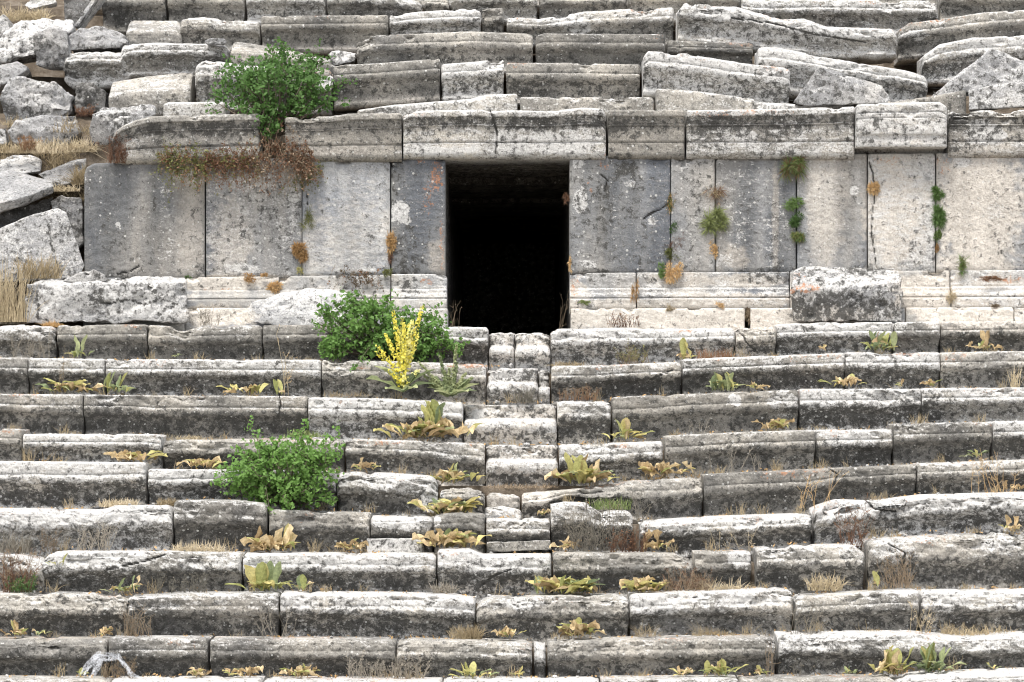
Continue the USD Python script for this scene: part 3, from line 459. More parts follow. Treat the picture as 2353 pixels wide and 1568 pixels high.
# passage behind the doorway
def quadmesh(name, P, mat, parent, nu=40, nv=10, amp=.02):
    P = np.array(P, float); u, v = np.meshgrid(np.linspace(0, 1, nu), np.linspace(0, 1, nv), indexing='ij'); u, v = u[..., None], v[..., None]
    G = (P[0] * (1 - u) + P[1] * u) * (1 - v) + (P[3] * (1 - u) + P[2] * u) * v
    nrm = np.cross(P[1] - P[0], P[3] - P[0]); nrm /= np.linalg.norm(nrm)
    G = G + nrm * ((fbm(G * [3, 3, 9], 3, 3) - .5) * amp)[..., None]
    i, j = np.meshgrid(np.arange(nu - 1), np.arange(nv - 1), indexing='ij'); q = np.stack([i * nv + j, (i + 1) * nv + j, (i + 1) * nv + j + 1, i * nv + j + 1], -1).reshape(-1, 4)
    n = nu * nv
    return mesh(name, G.reshape(-1, 3), q, mat, parent, {'paint': np.zeros((n, 3)), 'stain_shade': np.full(n, .8), 'rust': np.zeros(n), 'tone': np.full(n, .8)})
pas = thing('vaulted_passage', 'dark empty passage running back behind the doorway', 'passage')
xl, xr = (1022 - CX) / F * WD, (1311 - CX) / F * WD; zt, zb = zw(361), zw(775); y0, y1 = 38.36, 52.0; z1 = zt - .2
M_ = MATS['seat_limestone']
for k in range(6):      # ceiling slabs, each a stone of its own
    a, b = y0 + k * 1.1 + .006, y0 + (k + 1) * 1.1 - .006; dz = [0, .03, -.02, .02, 0, .03][k] - .03 * k
    bm = trimesh.creation.box((xr - xl + .3, b - a, .25)); bm.apply_translation(((xl + xr) / 2, (a + b) / 2, zt + .125 + dz))
    bv = trimesh.remesh.subdivide_to_size(bm.vertices, bm.faces, .09); vv = bv[0]; vv[:, 2] += (fbm(vv * [2, 9, 3], 3, 2) - .5) * .05
    mesh('ceiling_slab', vv, bv[1], M_, pas, {'paint': np.zeros((len(vv), 3)), 'stain_shade': np.full(len(vv), .6), 'rust': np.zeros(len(vv)), 'tone': np.full(len(vv), .9)}, smooth=False)
quadmesh('side_wall', [(xl, y0 - .1, zb), (xl, y1, zb), (xl, y1, zt + .3), (xl, y0 - .1, zt + .3)], M_, pas)
quadmesh('side_wall', [(xr, y0 - .1, zt + .3), (xr, y1, zt + .3), (xr, y1, zb), (xr, y0 - .1, zb)], M_, pas)
quadmesh('ceiling', [(xl - .1, y0 + 6.3, zt + .0), (xr + .1, y0 + 6.3, zt + .0), (xr + .1, y1, zt + .0), (xl - .1, y1, zt + .0)], M_, pas)
quadmesh('back_wall', [(xl - .3, y1 - .1, zb - .3), (xr + .3, y1 - .1, zb - .3), (xr + .3, y1 - .1, zt + .6), (xl - .3, y1 - .1, zt + .6)], M_, pas)
quadmesh('floor', [(xl, y0 - .6, zb), (xr, y0 - .6, zb), (xr, y1, zb), (xl, y1, zb)], MATS['soil'], pas, 60, 12, .06)

# ------------------------------------------------------------------ upper, tumbled seating
UP = {
 'u0': ('low flat course of pale blocks right behind the wall cornice', [([(374, 234), (520, 233)], 285, 'plain', .15), ([(820, 252), (900, 240), (1080, 226), (1120, 216), (1190, 214)], 275, 'plain', .15), ([(1194, 222), (1503, 222)], 275, 'plain', .1), ([(1507, 202), (1600, 208), (1735, 226)], 270, 'plain', .12), ([(1738, 233), (1900, 241), (1960, 238)], 268, 'plain', .2), ([(2020, 232), (2130, 222), (2222, 205)], 262, 'plain', .2)]),
 'u1': ('first tumbled seat row above the cornice, level with the upper shrub', [([(248, 182), (330, 168), (438, 156)], 262, 'tilt', .25), ([(446, 150), (470, 134), (560, 148), (640, 150)], 248, 'seat', .55), ([(640, 152), (762, 158)], 255, 'seat', .5), ([(765, 149), (870, 144), (1012, 133)], [(765, 240), (1012, 224)], 'seat', .15), ([(1013, 146), (1100, 139), (1159, 133)], [(1013, 225), (1159, 222)], 'seat', .25), ([(1162, 143), (1300, 143), (1472, 147)], 236, 'seat', .15)]),
 'u2': ('second tumbled seat row above the cornice, broken on the left', [([(144, 140), (152, 122), (170, 117), (240, 116), (276, 117), (284, 100), (350, 96), (470, 98), (524, 104)], [(144, 176), (165, 190), (280, 190), (300, 168), (524, 165)], 'seat', .5), ([(527, 90), (545, 86), (660, 106), (800, 136)], [(527, 150), (800, 172)], 'tilt', .35), ([(818, 96), (850, 80), (960, 75), (1080, 70), (1226, 76)], 162, 'seat', .3), ([(1230, 82), (1250, 75), (1530, 77)], 160, 'seat', .25), ([(1533, 91), (1732, 98)], 150, 'seat', .25), ([(2120, 128), (2160, 100), (2240, 84), (R, 76)], 182, 'seat', .35)]),
 'u3': ('third tumbled seat row above the cornice, one white broken block', [([(288, 38), (400, 38), (418, 56)], 108, 'tilt', .3), ([(412, 38), (470, 37), (540, 44), (598, 48)], 112, 'seat', .6), ([(599, 36), (893, 33)], 112, 'seat', .2), ([(894, 34), (960, 26), (1060, 19), (1106, 20)], 92, 'seat', .25), ([(1107, 18), (1158, 17)], 88, 'seat', .25), ([(1163, 36), (1240, 42), (1330, 26), (1450, 18), (1550, 15)], 100, 'seat', .45), ([(2064, 66), (2090, 50), (2150, 44), (2250, 28), (R, 14)], [(2064, 130), (R, 100)], 'seat', .3)]),
 'u4': ('fourth tumbled seat row, along the top edge of the photograph', [([(232, -30), (380, -30)], 70, 'seat', .3), ([(383, -28), (562, -26)], 55, 'seat', .25), ([(564, -26), (748, -24)], 50, 'seat', .3), ([(750, -22), (895, -20), (970, 4)], 50, 'seat', .6), ([(974, -10), (1032, -8)], 45, 'seat', .4), ([(1034, -24), (1236, -20)], 45, 'seat', .3), ([(1238, -18), (1442, -20)], 45, 'seat', .35), ([(1444, -30), (1700, -28)], 45, 'seat', .3), ([(1702, -10), (1728, -2), (1900, -4), (2150, 0), (2158, 16)], 75, 'seat', .3), ([(2160, -30), (R, -24)], 45, 'seat', .6)]),
 'u5': ('fifth tumbled seat row, nearly all above the picture', [([(150, -110), (600, -108)], 10, 'seat', .3), ([(602, -105), (1100, -100)], 10, 'seat', .3), ([(1103, -104), (1640, -100)], 10, 'seat', .3), ([(1643, -98), (R, -100)], 10, 'seat', .3)]),
}
for key, D in zip(('u0', 'u1', 'u2', 'u3', 'u4', 'u5'), UD):
    lab, bl = UP[key]
    t = thing('seating_row', lab, 'seating', 'tumbled upper rows of stone seats')
    for top, bot, sty, w in bl: block('seat_block', t, top, bot, D, sty, w, stain_shade=.55 if sty == 'seat' else .3, depth=.6, rough=.8 if sty != 'plain' else .5)
# long blocks that slid out of line
LB = [('fallen_seat_block', 'long tilted seat block sliding down to the right, above the cornice', [(1477, 130), (1490, 116), (1560, 119), (1700, 142), (1800, 153), (1817, 160)], [(1477, 208), (1817, 250)], UD[0] + .25, 'seat', .2),
      ('fallen_seat_block', 'long cracked seat block sloping steeply beneath a dark hollow', [(1741, 106), (1790, 108), (1900, 130), (2080, 160), (2125, 172), (2133, 186)], [(1741, 200), (2133, 236)], UD[1] + .1, 'seat', .3),
      ('fallen_seat_block', 'huge pitted white block lying aslant near the top right', [(1557, 8), (1580, 2), (1690, 12), (1800, 42), (1850, 40), (1900, 58), (2050, 63), (2064, 74)], [(1557, 86), (1750, 105), (1900, 120), (2064, 122)], UD[2] + .1, 'seat', .85)]
for nm, lab, top, bot, D, sty, w in LB:
    p = thing(nm, lab, 'stone block'); block('stone', p, top, bot, D, sty, w, stain_shade=.5, depth=.6, off=0)

# ------------------------------------------------------------------ loose stones
RK = [
 ('fallen_block', [[(52, 690, .02), (60, 655, .02), (100, 640, .12), (425, 636, .12), (428, 650, 0), (430, 735, .03), (400, 738, .05), (300, 736, .04), (60, 742, .05)]], 37.55, .42, .035, 'big white pitted block lying on the tread below the left slabs'),
 ('stone_flake', [[(145, 645), (180, 628), (215, 620), (240, 630), (242, 645), (200, 652)]], 37.60, .25, .015, 'thin grey flake resting on the big white pitted block'),
 ('fallen_rock', [[(566, 712, .0), (575, 698, .02), (640, 675, .12), (700, 660, .2), (725, 664, .15), (770, 672, .15), (812, 672, .1), (820, 745, -.02), (740, 750, -.03), (610, 748, 0), (570, 735, 0)]], 37.62, .3, .02, 'freshly broken cream white rock left of the lower shrub'),
 ('boulder', [[(-60, 140, .0), (0, 70, .1), (40, 46, .2), (100, 36, .25), (160, 40, .2), (165, 60, .1), (150, 100, -.05), (70, 130, -.05), (0, 140, -.05)]], 40.0, .8, .05, 'large rounded pale boulder at the top left'),
 ('boulder', [[(76, 80, .0), (110, 62, .1), (152, 70, .1), (158, 110, 0), (150, 150, .1), (110, 156, .05), (78, 150, .05)]], 39.75, .5, .03, 'upright grey stone with white patches between two boulders'),
 ('boulder', [[(152, 85, .05), (178, 62, .15), (235, 60, .2), (285, 78, .1), (292, 98, 0), (270, 108, 0), (160, 116, 0)]], 39.9, .6, .03, 'long pale stone below the leaning slab, left'),
 ('boulder', [[(-40, 170, .0), (0, 145, .1), (35, 136, .15), (60, 150, .1), (62, 160, .05), (10, 196, -.05), (-40, 215, 0)]], 39.6, .6, .02, 'pinkish slanting stone at the left edge'),
 ('boulder', [[(4, 215, .0), (18, 182, .1), (45, 174, .15), (120, 185, .2), (165, 215, .2), (160, 250, .15), (140, 265, .2), (60, 246, .0), (30, 280, .1), (8, 285, .1)]], 39.2, .7, .04, 'big rounded grey boulder with a dark hollow beneath it, left'),
 ('boulder', [[(16, 300, .0), (35, 275, .05), (80, 266, .1), (170, 264, .15), (186, 300, .1), (150, 330, .1), (30, 330, .05)]], 38.85, .5, .03, 'low grey stone just below the dark hollowed boulder'),
 ('boulder', [[(172, 195, .1), (205, 190, .1), (240, 205, .15), (240, 255, .1), (172, 258, .05)]], 39.45, .4, .03, 'dark brownish stone in the hollow under the curved seat block'),
 ('boulder', [[(-40, 300, .05), (10, 290, .05), (18, 330, 0), (-40, 340, 0)]], 38.8, .4, .02, 'small grey stone at the left edge above the dry grass'),
 ('eroded_block', [[(203, 290, .05), (212, 262, .0), (230, 246, .1), (352, 240, .12), (357, 262, .0), (300, 280, .0), (255, 300, .02), (250, 335, .1), (215, 340, .1)]], 38.35, .5, .03, 'eroded split block at the left end of the cornice'),
 ('leaning_slab', [[(168, 62, 0), (205, 0, .1), (218, -20, .1), (232, -20, .12), (214, 8, .05), (178, 62, .0)]], 40.3, .5, .012, 'thin slab edge leaning at the top left'),
 ('boulder', [[(-30, 380, .3), (0, 352, .3), (60, 349, .35), (88, 365, .2), (90, 392, .05), (40, 400, .0), (-30, 420, 0)]], 38.45, .4, .02, 'pale knobbly stone half sunk in the dry grass bank'),
 ('tilted_slab', [[(-40, 395, .5), (0, 378, .5), (70, 396, .45), (112, 410, .3), (118, 425, .15), (60, 452, .0), (-40, 480, -.1), (-40, 500, .0), (40, 475, .06), (116, 440, .2)]], 37.95, .25, .012, 'tilted slab with a white top and a shadowed front edge, left'),
 ('sloping_stone', [[(84, 398, .1), (150, 362, .35), (200, 356, .35), (205, 366, .3), (158, 420, .1), (120, 428, .05)]], 38.35, .3, .015, 'smooth bluish stone sloping beside the dry grass'),
 ('boulder', [[(112, 460, .05), (140, 446, .1), (182, 452, .1), (190, 480, 0), (192, 560, .0), (178, 572, .0), (120, 500, .0)]], 38.2, .3, .025, 'grey jagged stone wedged against the wall\'s left end'),
 ('cracked_slab', [[(-40, 540, .15), (0, 525, .1), (60, 495, .1), (130, 476, .12), (150, 486, .08), (195, 610, .0), (180, 640, .0), (-40, 650, -.03)]], 37.85, .35, .012, 'large grey leaning slab with a vertical crack and white lichen rings'),
 ('dark_stone', [[(-40, 500, .1), (60, 470, .12), (118, 450, .15), (112, 480, .1), (0, 530, .05), (-40, 545, .05)]], 38.2, .3, .02, 'dark stone in the gap below the tilted white slab'),
 ('fallen_block', [[(1818, 668, .0), (1828, 618, .2), (1845, 609, .28), (2060, 611, .28), (2072, 625, .22), (2073, 650, .02), (2076, 672, .0), (2072, 738, .06), (1822, 738, .06)]], 37.62, .35, .014, 'upturned seat block with orange lichen lying right of the doorway'),
 ('fallen_wedge', [[(1826, 232, .15), (1840, 222, .1), (1878, 158, .06), (1886, 155, .05), (1950, 168, .12), (2030, 195, .15), (2047, 220, .1), (2040, 236, .05), (1870, 243, .0)]], 38.35, .45, .015, 'wedge shaped fallen block sitting behind the cornice, right'),
 ('fallen_block', [[(2143, 218, .1), (2180, 195, .08), (2240, 150, .08), (2280, 112, .12), (2300, 111, .15), (2360, 135, .2), (2400, 160, .2), (2400, 200, .1), (2240, 215, .02)]], 38.6, .5, .02, 'peaked grey block leaning at the right edge above the cornice'),
 ('fallen_block', [[(2226, 206, .02), (2300, 190, .05), (R, 182, .05), (R, 240, 0), (2226, 252, 0)]], 38.45, .4, .012, 'squared grey block on the cornice at the right edge'),
 ('small_stone', [[(470, 94), (485, 88), (515, 88), (522, 95), (515, 102), (475, 102)]], 39.6, .15, .008, 'small white stone lying on an upper seat, left'),
 ('broken_stone', [[(722, 170, .05), (745, 160, .1), (765, 175, .1), (762, 205, .05), (730, 208, 0)]], 39.0, .3, .02, 'pale broken stone showing at the right side of the upper shrub'),
 ('small_stone', [[(750, 118, .1), (775, 112, .1), (818, 118, .1), (815, 140, .05), (770, 146, .05)]], 39.75, .3, .025, 'rubbly little stone between two upper seat blocks above the shrub'),
 ('boulder', [[(-30, 60, .1), (5, 30, .1), (20, 45, .1), (42, 70, .1), (30, 90, 0), (-30, 100, 0)]], 40.45, .4, .02, 'small grey boulder at the extreme top left'),
 ('boulder', [[(50, 8, .1), (75, -10, .1), (120, -12, .1), (128, 6, .05), (70, 22, 0)]], 40.7, .3, .02, 'whitish stone in the dry grass at the top edge, left'),
 ('dark_block', [[(142, -20, .1), (200, -20, .1), (205, 10, .05), (180, 60, .0), (150, 56, .0)]], 40.7, .4, .02, 'dark grey block behind the leaning slab edge'),
]
for nm, hulls, D, th, amp, lab in RK:
    cat = 'boulder' if nm == 'boulder' else 'stone'
    dk = nm in ('dark_stone', 'dark_block') or 'dark brownish' in lab
    rock(nm, None, D, th, amp=amp, label=lab, cat=cat, hulls=hulls, stain_shade=1.0 if dk else (.65 if 'upturned' in lab else (.05 if 'cream' in lab else (.1 if 'big white' in lab else .3))), soft=1 if amp < .02 else 2, tone=.55 if dk else (1.7 if 'cream' in lab else (1.25 if 'big white' in lab else 1.0)))

# ------------------------------------------------------------------ vegetation
def leaf_mat(name, ramp, trans=.35, rough=.6):
    return usdkit.material(stage, '/World/Looks/' + name, {
        'geo': ('geometry', {}), 'info': ('object_info', {}), 'add': ('math', {'math_type': 'add'}), 'fr': ('math', {'math_type': 'fraction'}),
        'ramp': ('rgb_ramp', {'ramp': ramp}), 'n': ('noise_texture', {'scale': 45, 'detail': 3, 'roughness': 0.6}),
        'v': ('map_range', {'from_min': .3, 'from_max': .7, 'to_min': .72, 'to_max': 1.25, 'clamp': True}), 'vc': ('combine_color', {}),
        'm': ('mix_color', {'blend_type': 'multiply', 'fac': 1.0, 'use_clamp': False}),
        'p': ('principled_bsdf', {'roughness': rough, 'specular_ior_level': .3}), 't': ('translucent_bsdf', {}), 'mx': ('mix_closure', {'fac': trans})},
        [('geo.random_per_island', 'add.value1'), ('info.random', 'add.value2'), ('add.value', 'fr.value1'), ('fr.value', 'ramp.fac'), ('geo.position', 'n.vector'),
         ('n.fac', 'v.value'), ('v.result', 'vc.r'), ('v.result', 'vc.g'), ('v.result', 'vc.b'), ('ramp.color', 'm.a'), ('vc.color', 'm.b'),
         ('m.result', 'p.base_color'), ('m.result', 't.color'), ('p.BSDF', 'mx.closure1'), ('t.BSDF', 'mx.closure2')], surface='mx.closure')
LM = {
 'shrub': leaf_mat('shrub_leaf', [(0, (0.055, 0.12, 0.03)), (.4, (0.13, 0.24, 0.055)), (.75, (0.23, 0.36, 0.09)), (1, (0.36, 0.46, 0.15))], .38),
 'sage': leaf_mat('sage_leaf', [(0, (0.15, 0.19, 0.10)), (.5, (0.24, 0.28, 0.14)), (1, (0.36, 0.38, 0.20))], .3),
 'lime': leaf_mat('yellow_green_leaf', [(0, (0.26, 0.28, 0.10)), (.5, (0.40, 0.38, 0.15)), (1, (0.52, 0.45, 0.19))], .35),
 'tan': leaf_mat('withered_leaf', [(0, (0.27, 0.19, 0.10)), (.5, (0.44, 0.33, 0.18)), (1, (0.60, 0.48, 0.29))], .3),
 'straw': leaf_mat('straw', [(0, (0.25, 0.195, 0.115)), (.5, (0.38, 0.31, 0.195)), (1, (0.52, 0.44, 0.31))], .3),
 'brown': leaf_mat('brown_twig', [(0, (0.09, 0.066, 0.042)), (.5, (0.17, 0.128, 0.083)), (1, (0.28, 0.21, 0.14))], .1),
 'grey': leaf_mat('grey_twig', [(0, (0.12, 0.11, 0.088)), (.5, (0.22, 0.195, 0.155)), (1, (0.34, 0.30, 0.24))], .1),
 'rust': leaf_mat('rust_twig', [(0, (0.085, 0.042, 0.026)), (.5, (0.155, 0.08, 0.045)), (1, (0.26, 0.15, 0.08))], .2),
 'moss': leaf_mat('moss_green', [(0, (0.045, 0.085, 0.025)), (.5, (0.085, 0.15, 0.042)), (1, (0.15, 0.23, 0.07))], .25),
 'olive': leaf_mat('olive_green', [(0, (0.07, 0.075, 0.025)), (.5, (0.12, 0.13, 0.04)), (1, (0.2, 0.2, 0.07))], .25),
 'ball': leaf_mat('dry_cushion', [(0, (0.30, 0.18, 0.075)), (.5, (0.45, 0.29, 0.13)), (1, (0.58, 0.40, 0.20))], .2),
 'grass': leaf_mat('green_grass', [(0, (0.07, 0.11, 0.03)), (.5, (0.12, 0.17, 0.05)), (1, (0.22, 0.25, 0.10))], .3),
 'yellow': leaf_mat('yellow_petal', [(0, (0.40, 0.40, 0.10)), (.15, (0.68, 0.60, 0.09)), (.5, (0.82, 0.75, 0.16)), (1, (0.90, 0.86, 0.42))], .35),
 'bark': leaf_mat('bark', [(0, (0.07, 0.055, 0.04)), (1, (0.14, 0.11, 0.085))], 0.0, .9)}
# the plastic scrap: thin white film
LM['film'] = usdkit.material(stage, '/World/Looks/white_film', {
    'd': ('principled_bsdf', {'base_color': (0.62, 0.63, 0.65), 'roughness': .35}), 't': ('transparent_bsdf', {}), 'geo': ('geometry', {}), 'n': ('noise_texture', {'scale': 60, 'detail': 3}),
    'r': ('map_range', {'from_min': .35, 'from_max': .65, 'to_min': .02, 'to_max': .42, 'clamp': True}), 'm': ('mix_closure', {})},
    [('geo.position', 'n.vector'), ('n.fac', 'r.value'), ('r.result', 'm.fac'), ('t.BSDF', 'm.closure1'), ('d.BSDF', 'm.closure2')], surface='m.closure')

class MB:
    def __init__(s): s.v = []; s.f = []; s.n = 0
    def add(s, v, f): s.v.append(np.asarray(v, float)); s.f.append(np.asarray(f, int) + s.n); s.n += len(v)
    def build(s, name, mat, parent='/World', smooth=True):
        p = s._build(name, mat, parent, smooth)
        if name in ('seed_heads', 'foliage', 'green_foliage', 'shoots', 'blossoms', 'buds', 'stems', 'green_growth', 'withered_growth'): tag(p, kind='stuff')
        return p
    def _build(s, name, mat, parent='/World', smooth=True): return mesh(name, np.vstack(s.v), np.vstack(s.f), LM[mat] if isinstance(mat, str) else mat, parent, smooth=smooth)
def strip(p, w, side):
    """A blade along the points p with half widths w (triangles)."""
    p = np.asarray(p); n = len(p); side = np.asarray(side, float); side = side / (np.linalg.norm(side) + 1e-9)
    v = np.vstack([p - side * np.asarray(w)[:, None], p + side * np.asarray(w)[:, None]])
    i = np.arange(n - 1); return v, np.vstack([np.stack([i, i + 1, n + i + 1], -1), np.stack([i, n + i + 1, n + i], -1)])
def tube(p, r, k=4):
    p = np.asarray(p, float); n = len(p); t = np.gradient(p, axis=0); t /= np.linalg.norm(t, axis=1, keepdims=True) + 1e-9
    a = np.cross(t, [0.31, 0.9, 0.29]); a /= np.linalg.norm(a, axis=1, keepdims=True) + 1e-9; b = np.cross(t, a)
    th = np.linspace(0, 2 * math.pi, k, endpoint=False)
    v = (p[:, None] + np.asarray(r)[:, None, None] * (np.cos(th)[None, :, None] * a[:, None] + np.sin(th)[None, :, None] * b[:, None])).reshape(-1, 3)
    i, j = np.meshgrid(np.arange(n - 1), np.arange(k), indexing='ij'); j2 = (j + 1) % k
    q = np.stack([i * k + j, i * k + j2, (i + 1) * k + j2, (i + 1) * k + j], -1).reshape(-1, 4)
    return v, np.vstack([q[:, [0, 1, 2]], q[:, [0, 2, 3]]])
def tread(r, px, py, back=.38):
    """A point on the tread of row r at the surveyed px; plants stand at back metres behind the nose."""
    D = ROWD[r]; d = base_depth(px, D)
    return np.array([(px - CX) / F * d, d + back, ZC + (HY - py) / F * d])

def big_leaf(Ln, Wd, az, e0, e1, rng, dry=0.0, twist=0.0):
    """One felty leaf: broad blade on an arching midrib, wavy edge; withered ones crumple and curl."""
    n, m = 9, 5; t = np.linspace(0, 1, n); el = e0 + (e1 - e0) * t ** 1.3 + dry * .5 * np.sin(t * 7 + rng.uniform(0, 6))
    azs = az + dry * .7 * np.sin(t * 4 + rng.uniform(0, 6)) + twist * t
    dirs = np.stack([np.cos(el) * np.cos(azs), np.cos(el) * np.sin(azs), np.sin(el)], -1)
    p = np.vstack([[0, 0, 0], np.cumsum(dirs[:-1] * (Ln / (n - 1)), 0)])
    side = np.stack([-np.sin(azs), np.cos(azs), 0 * azs], -1); up = np.cross(dirs, side)
    w = Wd * (np.sin(np.pi * np.clip(t * .93 + .05, 0, 1)) ** .75) * (.30 + .9 * t) / 1.05
    u = np.linspace(-1, 1, m); fold = .30 + dry * rng.uniform(.2, 1.0)
    wav = (.16 + .5 * dry) * np.sin(t * rng.uniform(9, 14) + rng.uniform(0, 6))[:, None] * np.abs(u)[None] ** 2 * (1 + .5 * np.sign(u)[None])
    V = p[:, None] + side[:, None] * (u[None, :, None] * w[:, None, None]) * (1 - .35 * dry) + up[:, None] * ((fold * np.abs(u)[None] ** 1.3 + wav) * w[:, None])[..., None]
    i, j = np.meshgrid(np.arange(n - 1), np.arange(m - 1), indexing='ij')
    q = np.stack([i * m + j, i * m + j + 1, (i + 1) * m + j + 1, (i + 1) * m + j], -1).reshape(-1, 4)
    return V.reshape(-1, 3), np.vstack([q[:, [0, 1, 2]], q[:, [0, 2, 3]]])
PRNG = np.random.RandomState(11)
def rosette(label, r, px, py, wpx, hpx, n, mix, tall=0, back=.36, name='mullein_plant'):
    """Mullein rosette wpx wide and hpx tall in survey units; mix = shares of (sage, lime, tan) leaves; tall = upright leaves."""
    t = thing(name, label, 'plant'); rng = PRNG; D = ROWD[r]; m = D / F; o = tread(r, px, py, back)
    W, Hh = wpx * m * .5, hpx * m
    n = int(n * 1.55) + 1; tall = int(round(tall * 1.15)); mix = (mix[0], mix[1] + .25 * mix[2], mix[2] * .75)
    for k in range(n):
        kind = rng.choice(['sage', 'lime', 'tan'], p=np.array(mix, float) / sum(mix)); dry = rng.uniform(.5, 1.0) if kind == 'tan' else rng.uniform(0, .15)
        az = rng.uniform(-math.pi, math.pi)
        if rng.rand() < .65: az = rng.choice([0, math.pi]) + rng.normal(0, .75)
        up = k < tall
        Ln = (Hh * rng.uniform(.85, 1.08)) if up else np.clip(W * rng.uniform(.55, .9), .07, .26)
        e0 = rng.uniform(1.15, 1.5) if up else rng.uniform(.35, 1.0); e1 = e0 - rng.uniform(.1, .5) if up else (rng.uniform(-.5, .15) if not dry > .4 else rng.uniform(-1.0, .2))
        if not up: 
            rise = Ln * (math.sin(e0) * .6); 
            if rise > Hh: e0 *= Hh / rise
        v, f = big_leaf(Ln, Ln * rng.uniform(.21, .31), az, e0, e1, rng, dry, rng.normal(0, .2))
        v = v + o + np.array([rng.normal(0, W * .34), rng.normal(0, .035), .01 + (rng.uniform(0, .03) if not up else 0)])
        v[:, 2] = np.maximum(v[:, 2], o[2] - .005); v[:, 1] = np.minimum(v[:, 1], o[1] + .28)
        mesh('leaf', v, f, LM[kind], t)
    return t
def blades(mb, o, n, h, rad, rng, lean=.35, bend=.5, w=.0035, dirbias=None, hv=.35, flat=.35):
    for k in range(n):
        az = rng.uniform(0, 2 * math.pi); rr = rad * math.sqrt(rng.rand()); b = o + np.array([rr * math.cos(az) , rr * math.sin(az) * flat, 0])
        H = h * rng.uniform(1 - hv, 1); la = rng.uniform(0, 2 * math.pi); l = abs(rng.normal(0, lean))
        d = np.array([math.cos(la) * l, math.sin(la) * l * .6, 1.0]);
        if dirbias is not None: d = d + dirbias
        d /= np.linalg.norm(d); t = np.linspace(0, 1, 5)[:, None]; bd = bend * abs(rng.normal(0, 1)) * H
        p = b + d * H * t + np.array([math.cos(la) * .7, math.sin(la) * .5, -.55]) * bd * t ** 2.2
        mb.add(*strip(p, w * np.array([1, 1, .85, .6, .15]), [math.cos(la + 1.5), .35 * math.sin(la + 1.5), .1]))
def grass(label, o, hpx, wpx, D, n, mat='straw', lean=.35, bend=.5, w=.0035, name='dry_grass_tuft', bias=None):
    m = D / F; mb = MB(); blades(mb, np.asarray(o), n, hpx * m, wpx * m * .5, PRNG, lean, bend, w, bias)
    p = mb.build(name, mat); return tag(p, label, 'grass')
def twigs(label, o, hpx, wpx, D, n, mat='grey', name='dry_weed', fl=1.0, w=.0028, cat='dry weed', leafmat=None, spread=1.0):
    """Dry branching weed: thin stems with side twigs and small withered flower heads."""
    rng = PRNG; m = D / F; H, W = hpx * m, wpx * m * .5; o = np.asarray(o); st, fl_ = MB(), MB(); n = max(3, int(n * .62))
    for k in range(n):
        b = o + np.array([rng.uniform(-1, 1) * W * .75, rng.normal(0, .05), 0]); L_ = H * rng.uniform(.5, 1.02)
        la = rng.uniform(-1, 1) * .45 * spread; d = np.array([la, rng.normal(0, .15), 1]); d /= np.linalg.norm(d)
        t = np.linspace(0, 1, 6)[:, None]; c = rng.normal(0, .12, 3) * L_; p = b + d * L_ * t + c * t * t
        st.add(*tube(p, w * np.linspace(1.1, .45, 6), 3))
        for j in range(rng.randint(2, 6)):
            q0 = p[rng.randint(1, 6)]; dd = d + rng.normal(0, .65, 3) * [1, .6, .7]; dd[2] = abs(dd[2]); dd /= np.linalg.norm(dd); l2 = L_ * rng.uniform(.12, .38)
            pp = q0 + dd * l2 * np.linspace(0, 1, 4)[:, None]; st.add(*tube(pp, w * np.array([.7, .6, .5, .35]), 3))
            for z in range(int(rng.poisson(4 * fl))):
                c0 = q0 + dd * l2 * rng.uniform(.3, 1.05) + rng.normal(0, .006, 3); a, bb = rng.normal(0, 1, 3), rng.normal(0, 1, 3); s = rng.uniform(.0035, .008)
                a /= np.linalg.norm(a); bb /= np.linalg.norm(bb); fl_.add([c0 - a * s, c0 + bb * s * .8, c0 + a * s, c0 - bb * s * .8], [[0, 1, 2], [0, 2, 3]])
    t = thing(name, label, cat); st.build('stems', mat, t)
    if fl_.n: fl_.build('seed_heads', leafmat or mat, t, smooth=False)
    return t.GetPrim() if hasattr(t, 'GetPrim') else t
def cushion(label, px, py, rx, ry, mat='moss', n=420, off=.0, droop=.0, name='wall_cushion_plant', D=WD, bw=.004, spiky=.0, cat='plant', depth=None, mat2=None, share2=.0):
    """A cushion growing out of a wall joint: short blades radiating from its seat on the stone."""
    rng = PRNG; m = D / F; c = world(px, py, D, -off)[...]; RX, RY = rx * m, ry * m; n = int(n * 1.6); RD = depth or min(RX, RY) * .8
    mb, mb2 = MB(), MB()
    for k in range(n):
        if k % max(1, n // 7) == 0: lc = rng.uniform(-.55, .55, 3) * [RX, 0, RY]; ls = rng.uniform(.55, .88)
        u = rng.normal(0, 1, 3); u /= np.linalg.norm(u); u[1] = -abs(u[1]); s = rng.uniform(.35, 1.0) ** .6 * ls
        jag = 1 + spiky * rng.normal(0, .35)
        tip = c + lc + u * [RX * jag, RD, RY * jag] * s; tip[2] -= droop * RY * rng.rand() * abs(u[0])
        base = c + lc + u * [RX, RD, RY] * s * (.45 if not spiky else .12); mid = (tip + base) / 2 + rng.normal(0, .004, 3) + np.array([0, -.004, .003])
        (mb2 if rng.rand() < share2 else mb).add(*strip([base, mid, tip], np.array([.8, 1, .25]) * bw, rng.normal(0, 1, 3)))
    if mat2 and mb2.n:
        t = thing(name, label, cat); mb.build('green_growth', mat, t, smooth=False); mb2.build('withered_growth', mat2, t, smooth=False); return t
    return tag(mb.build(name, mat, smooth=False), label, cat)
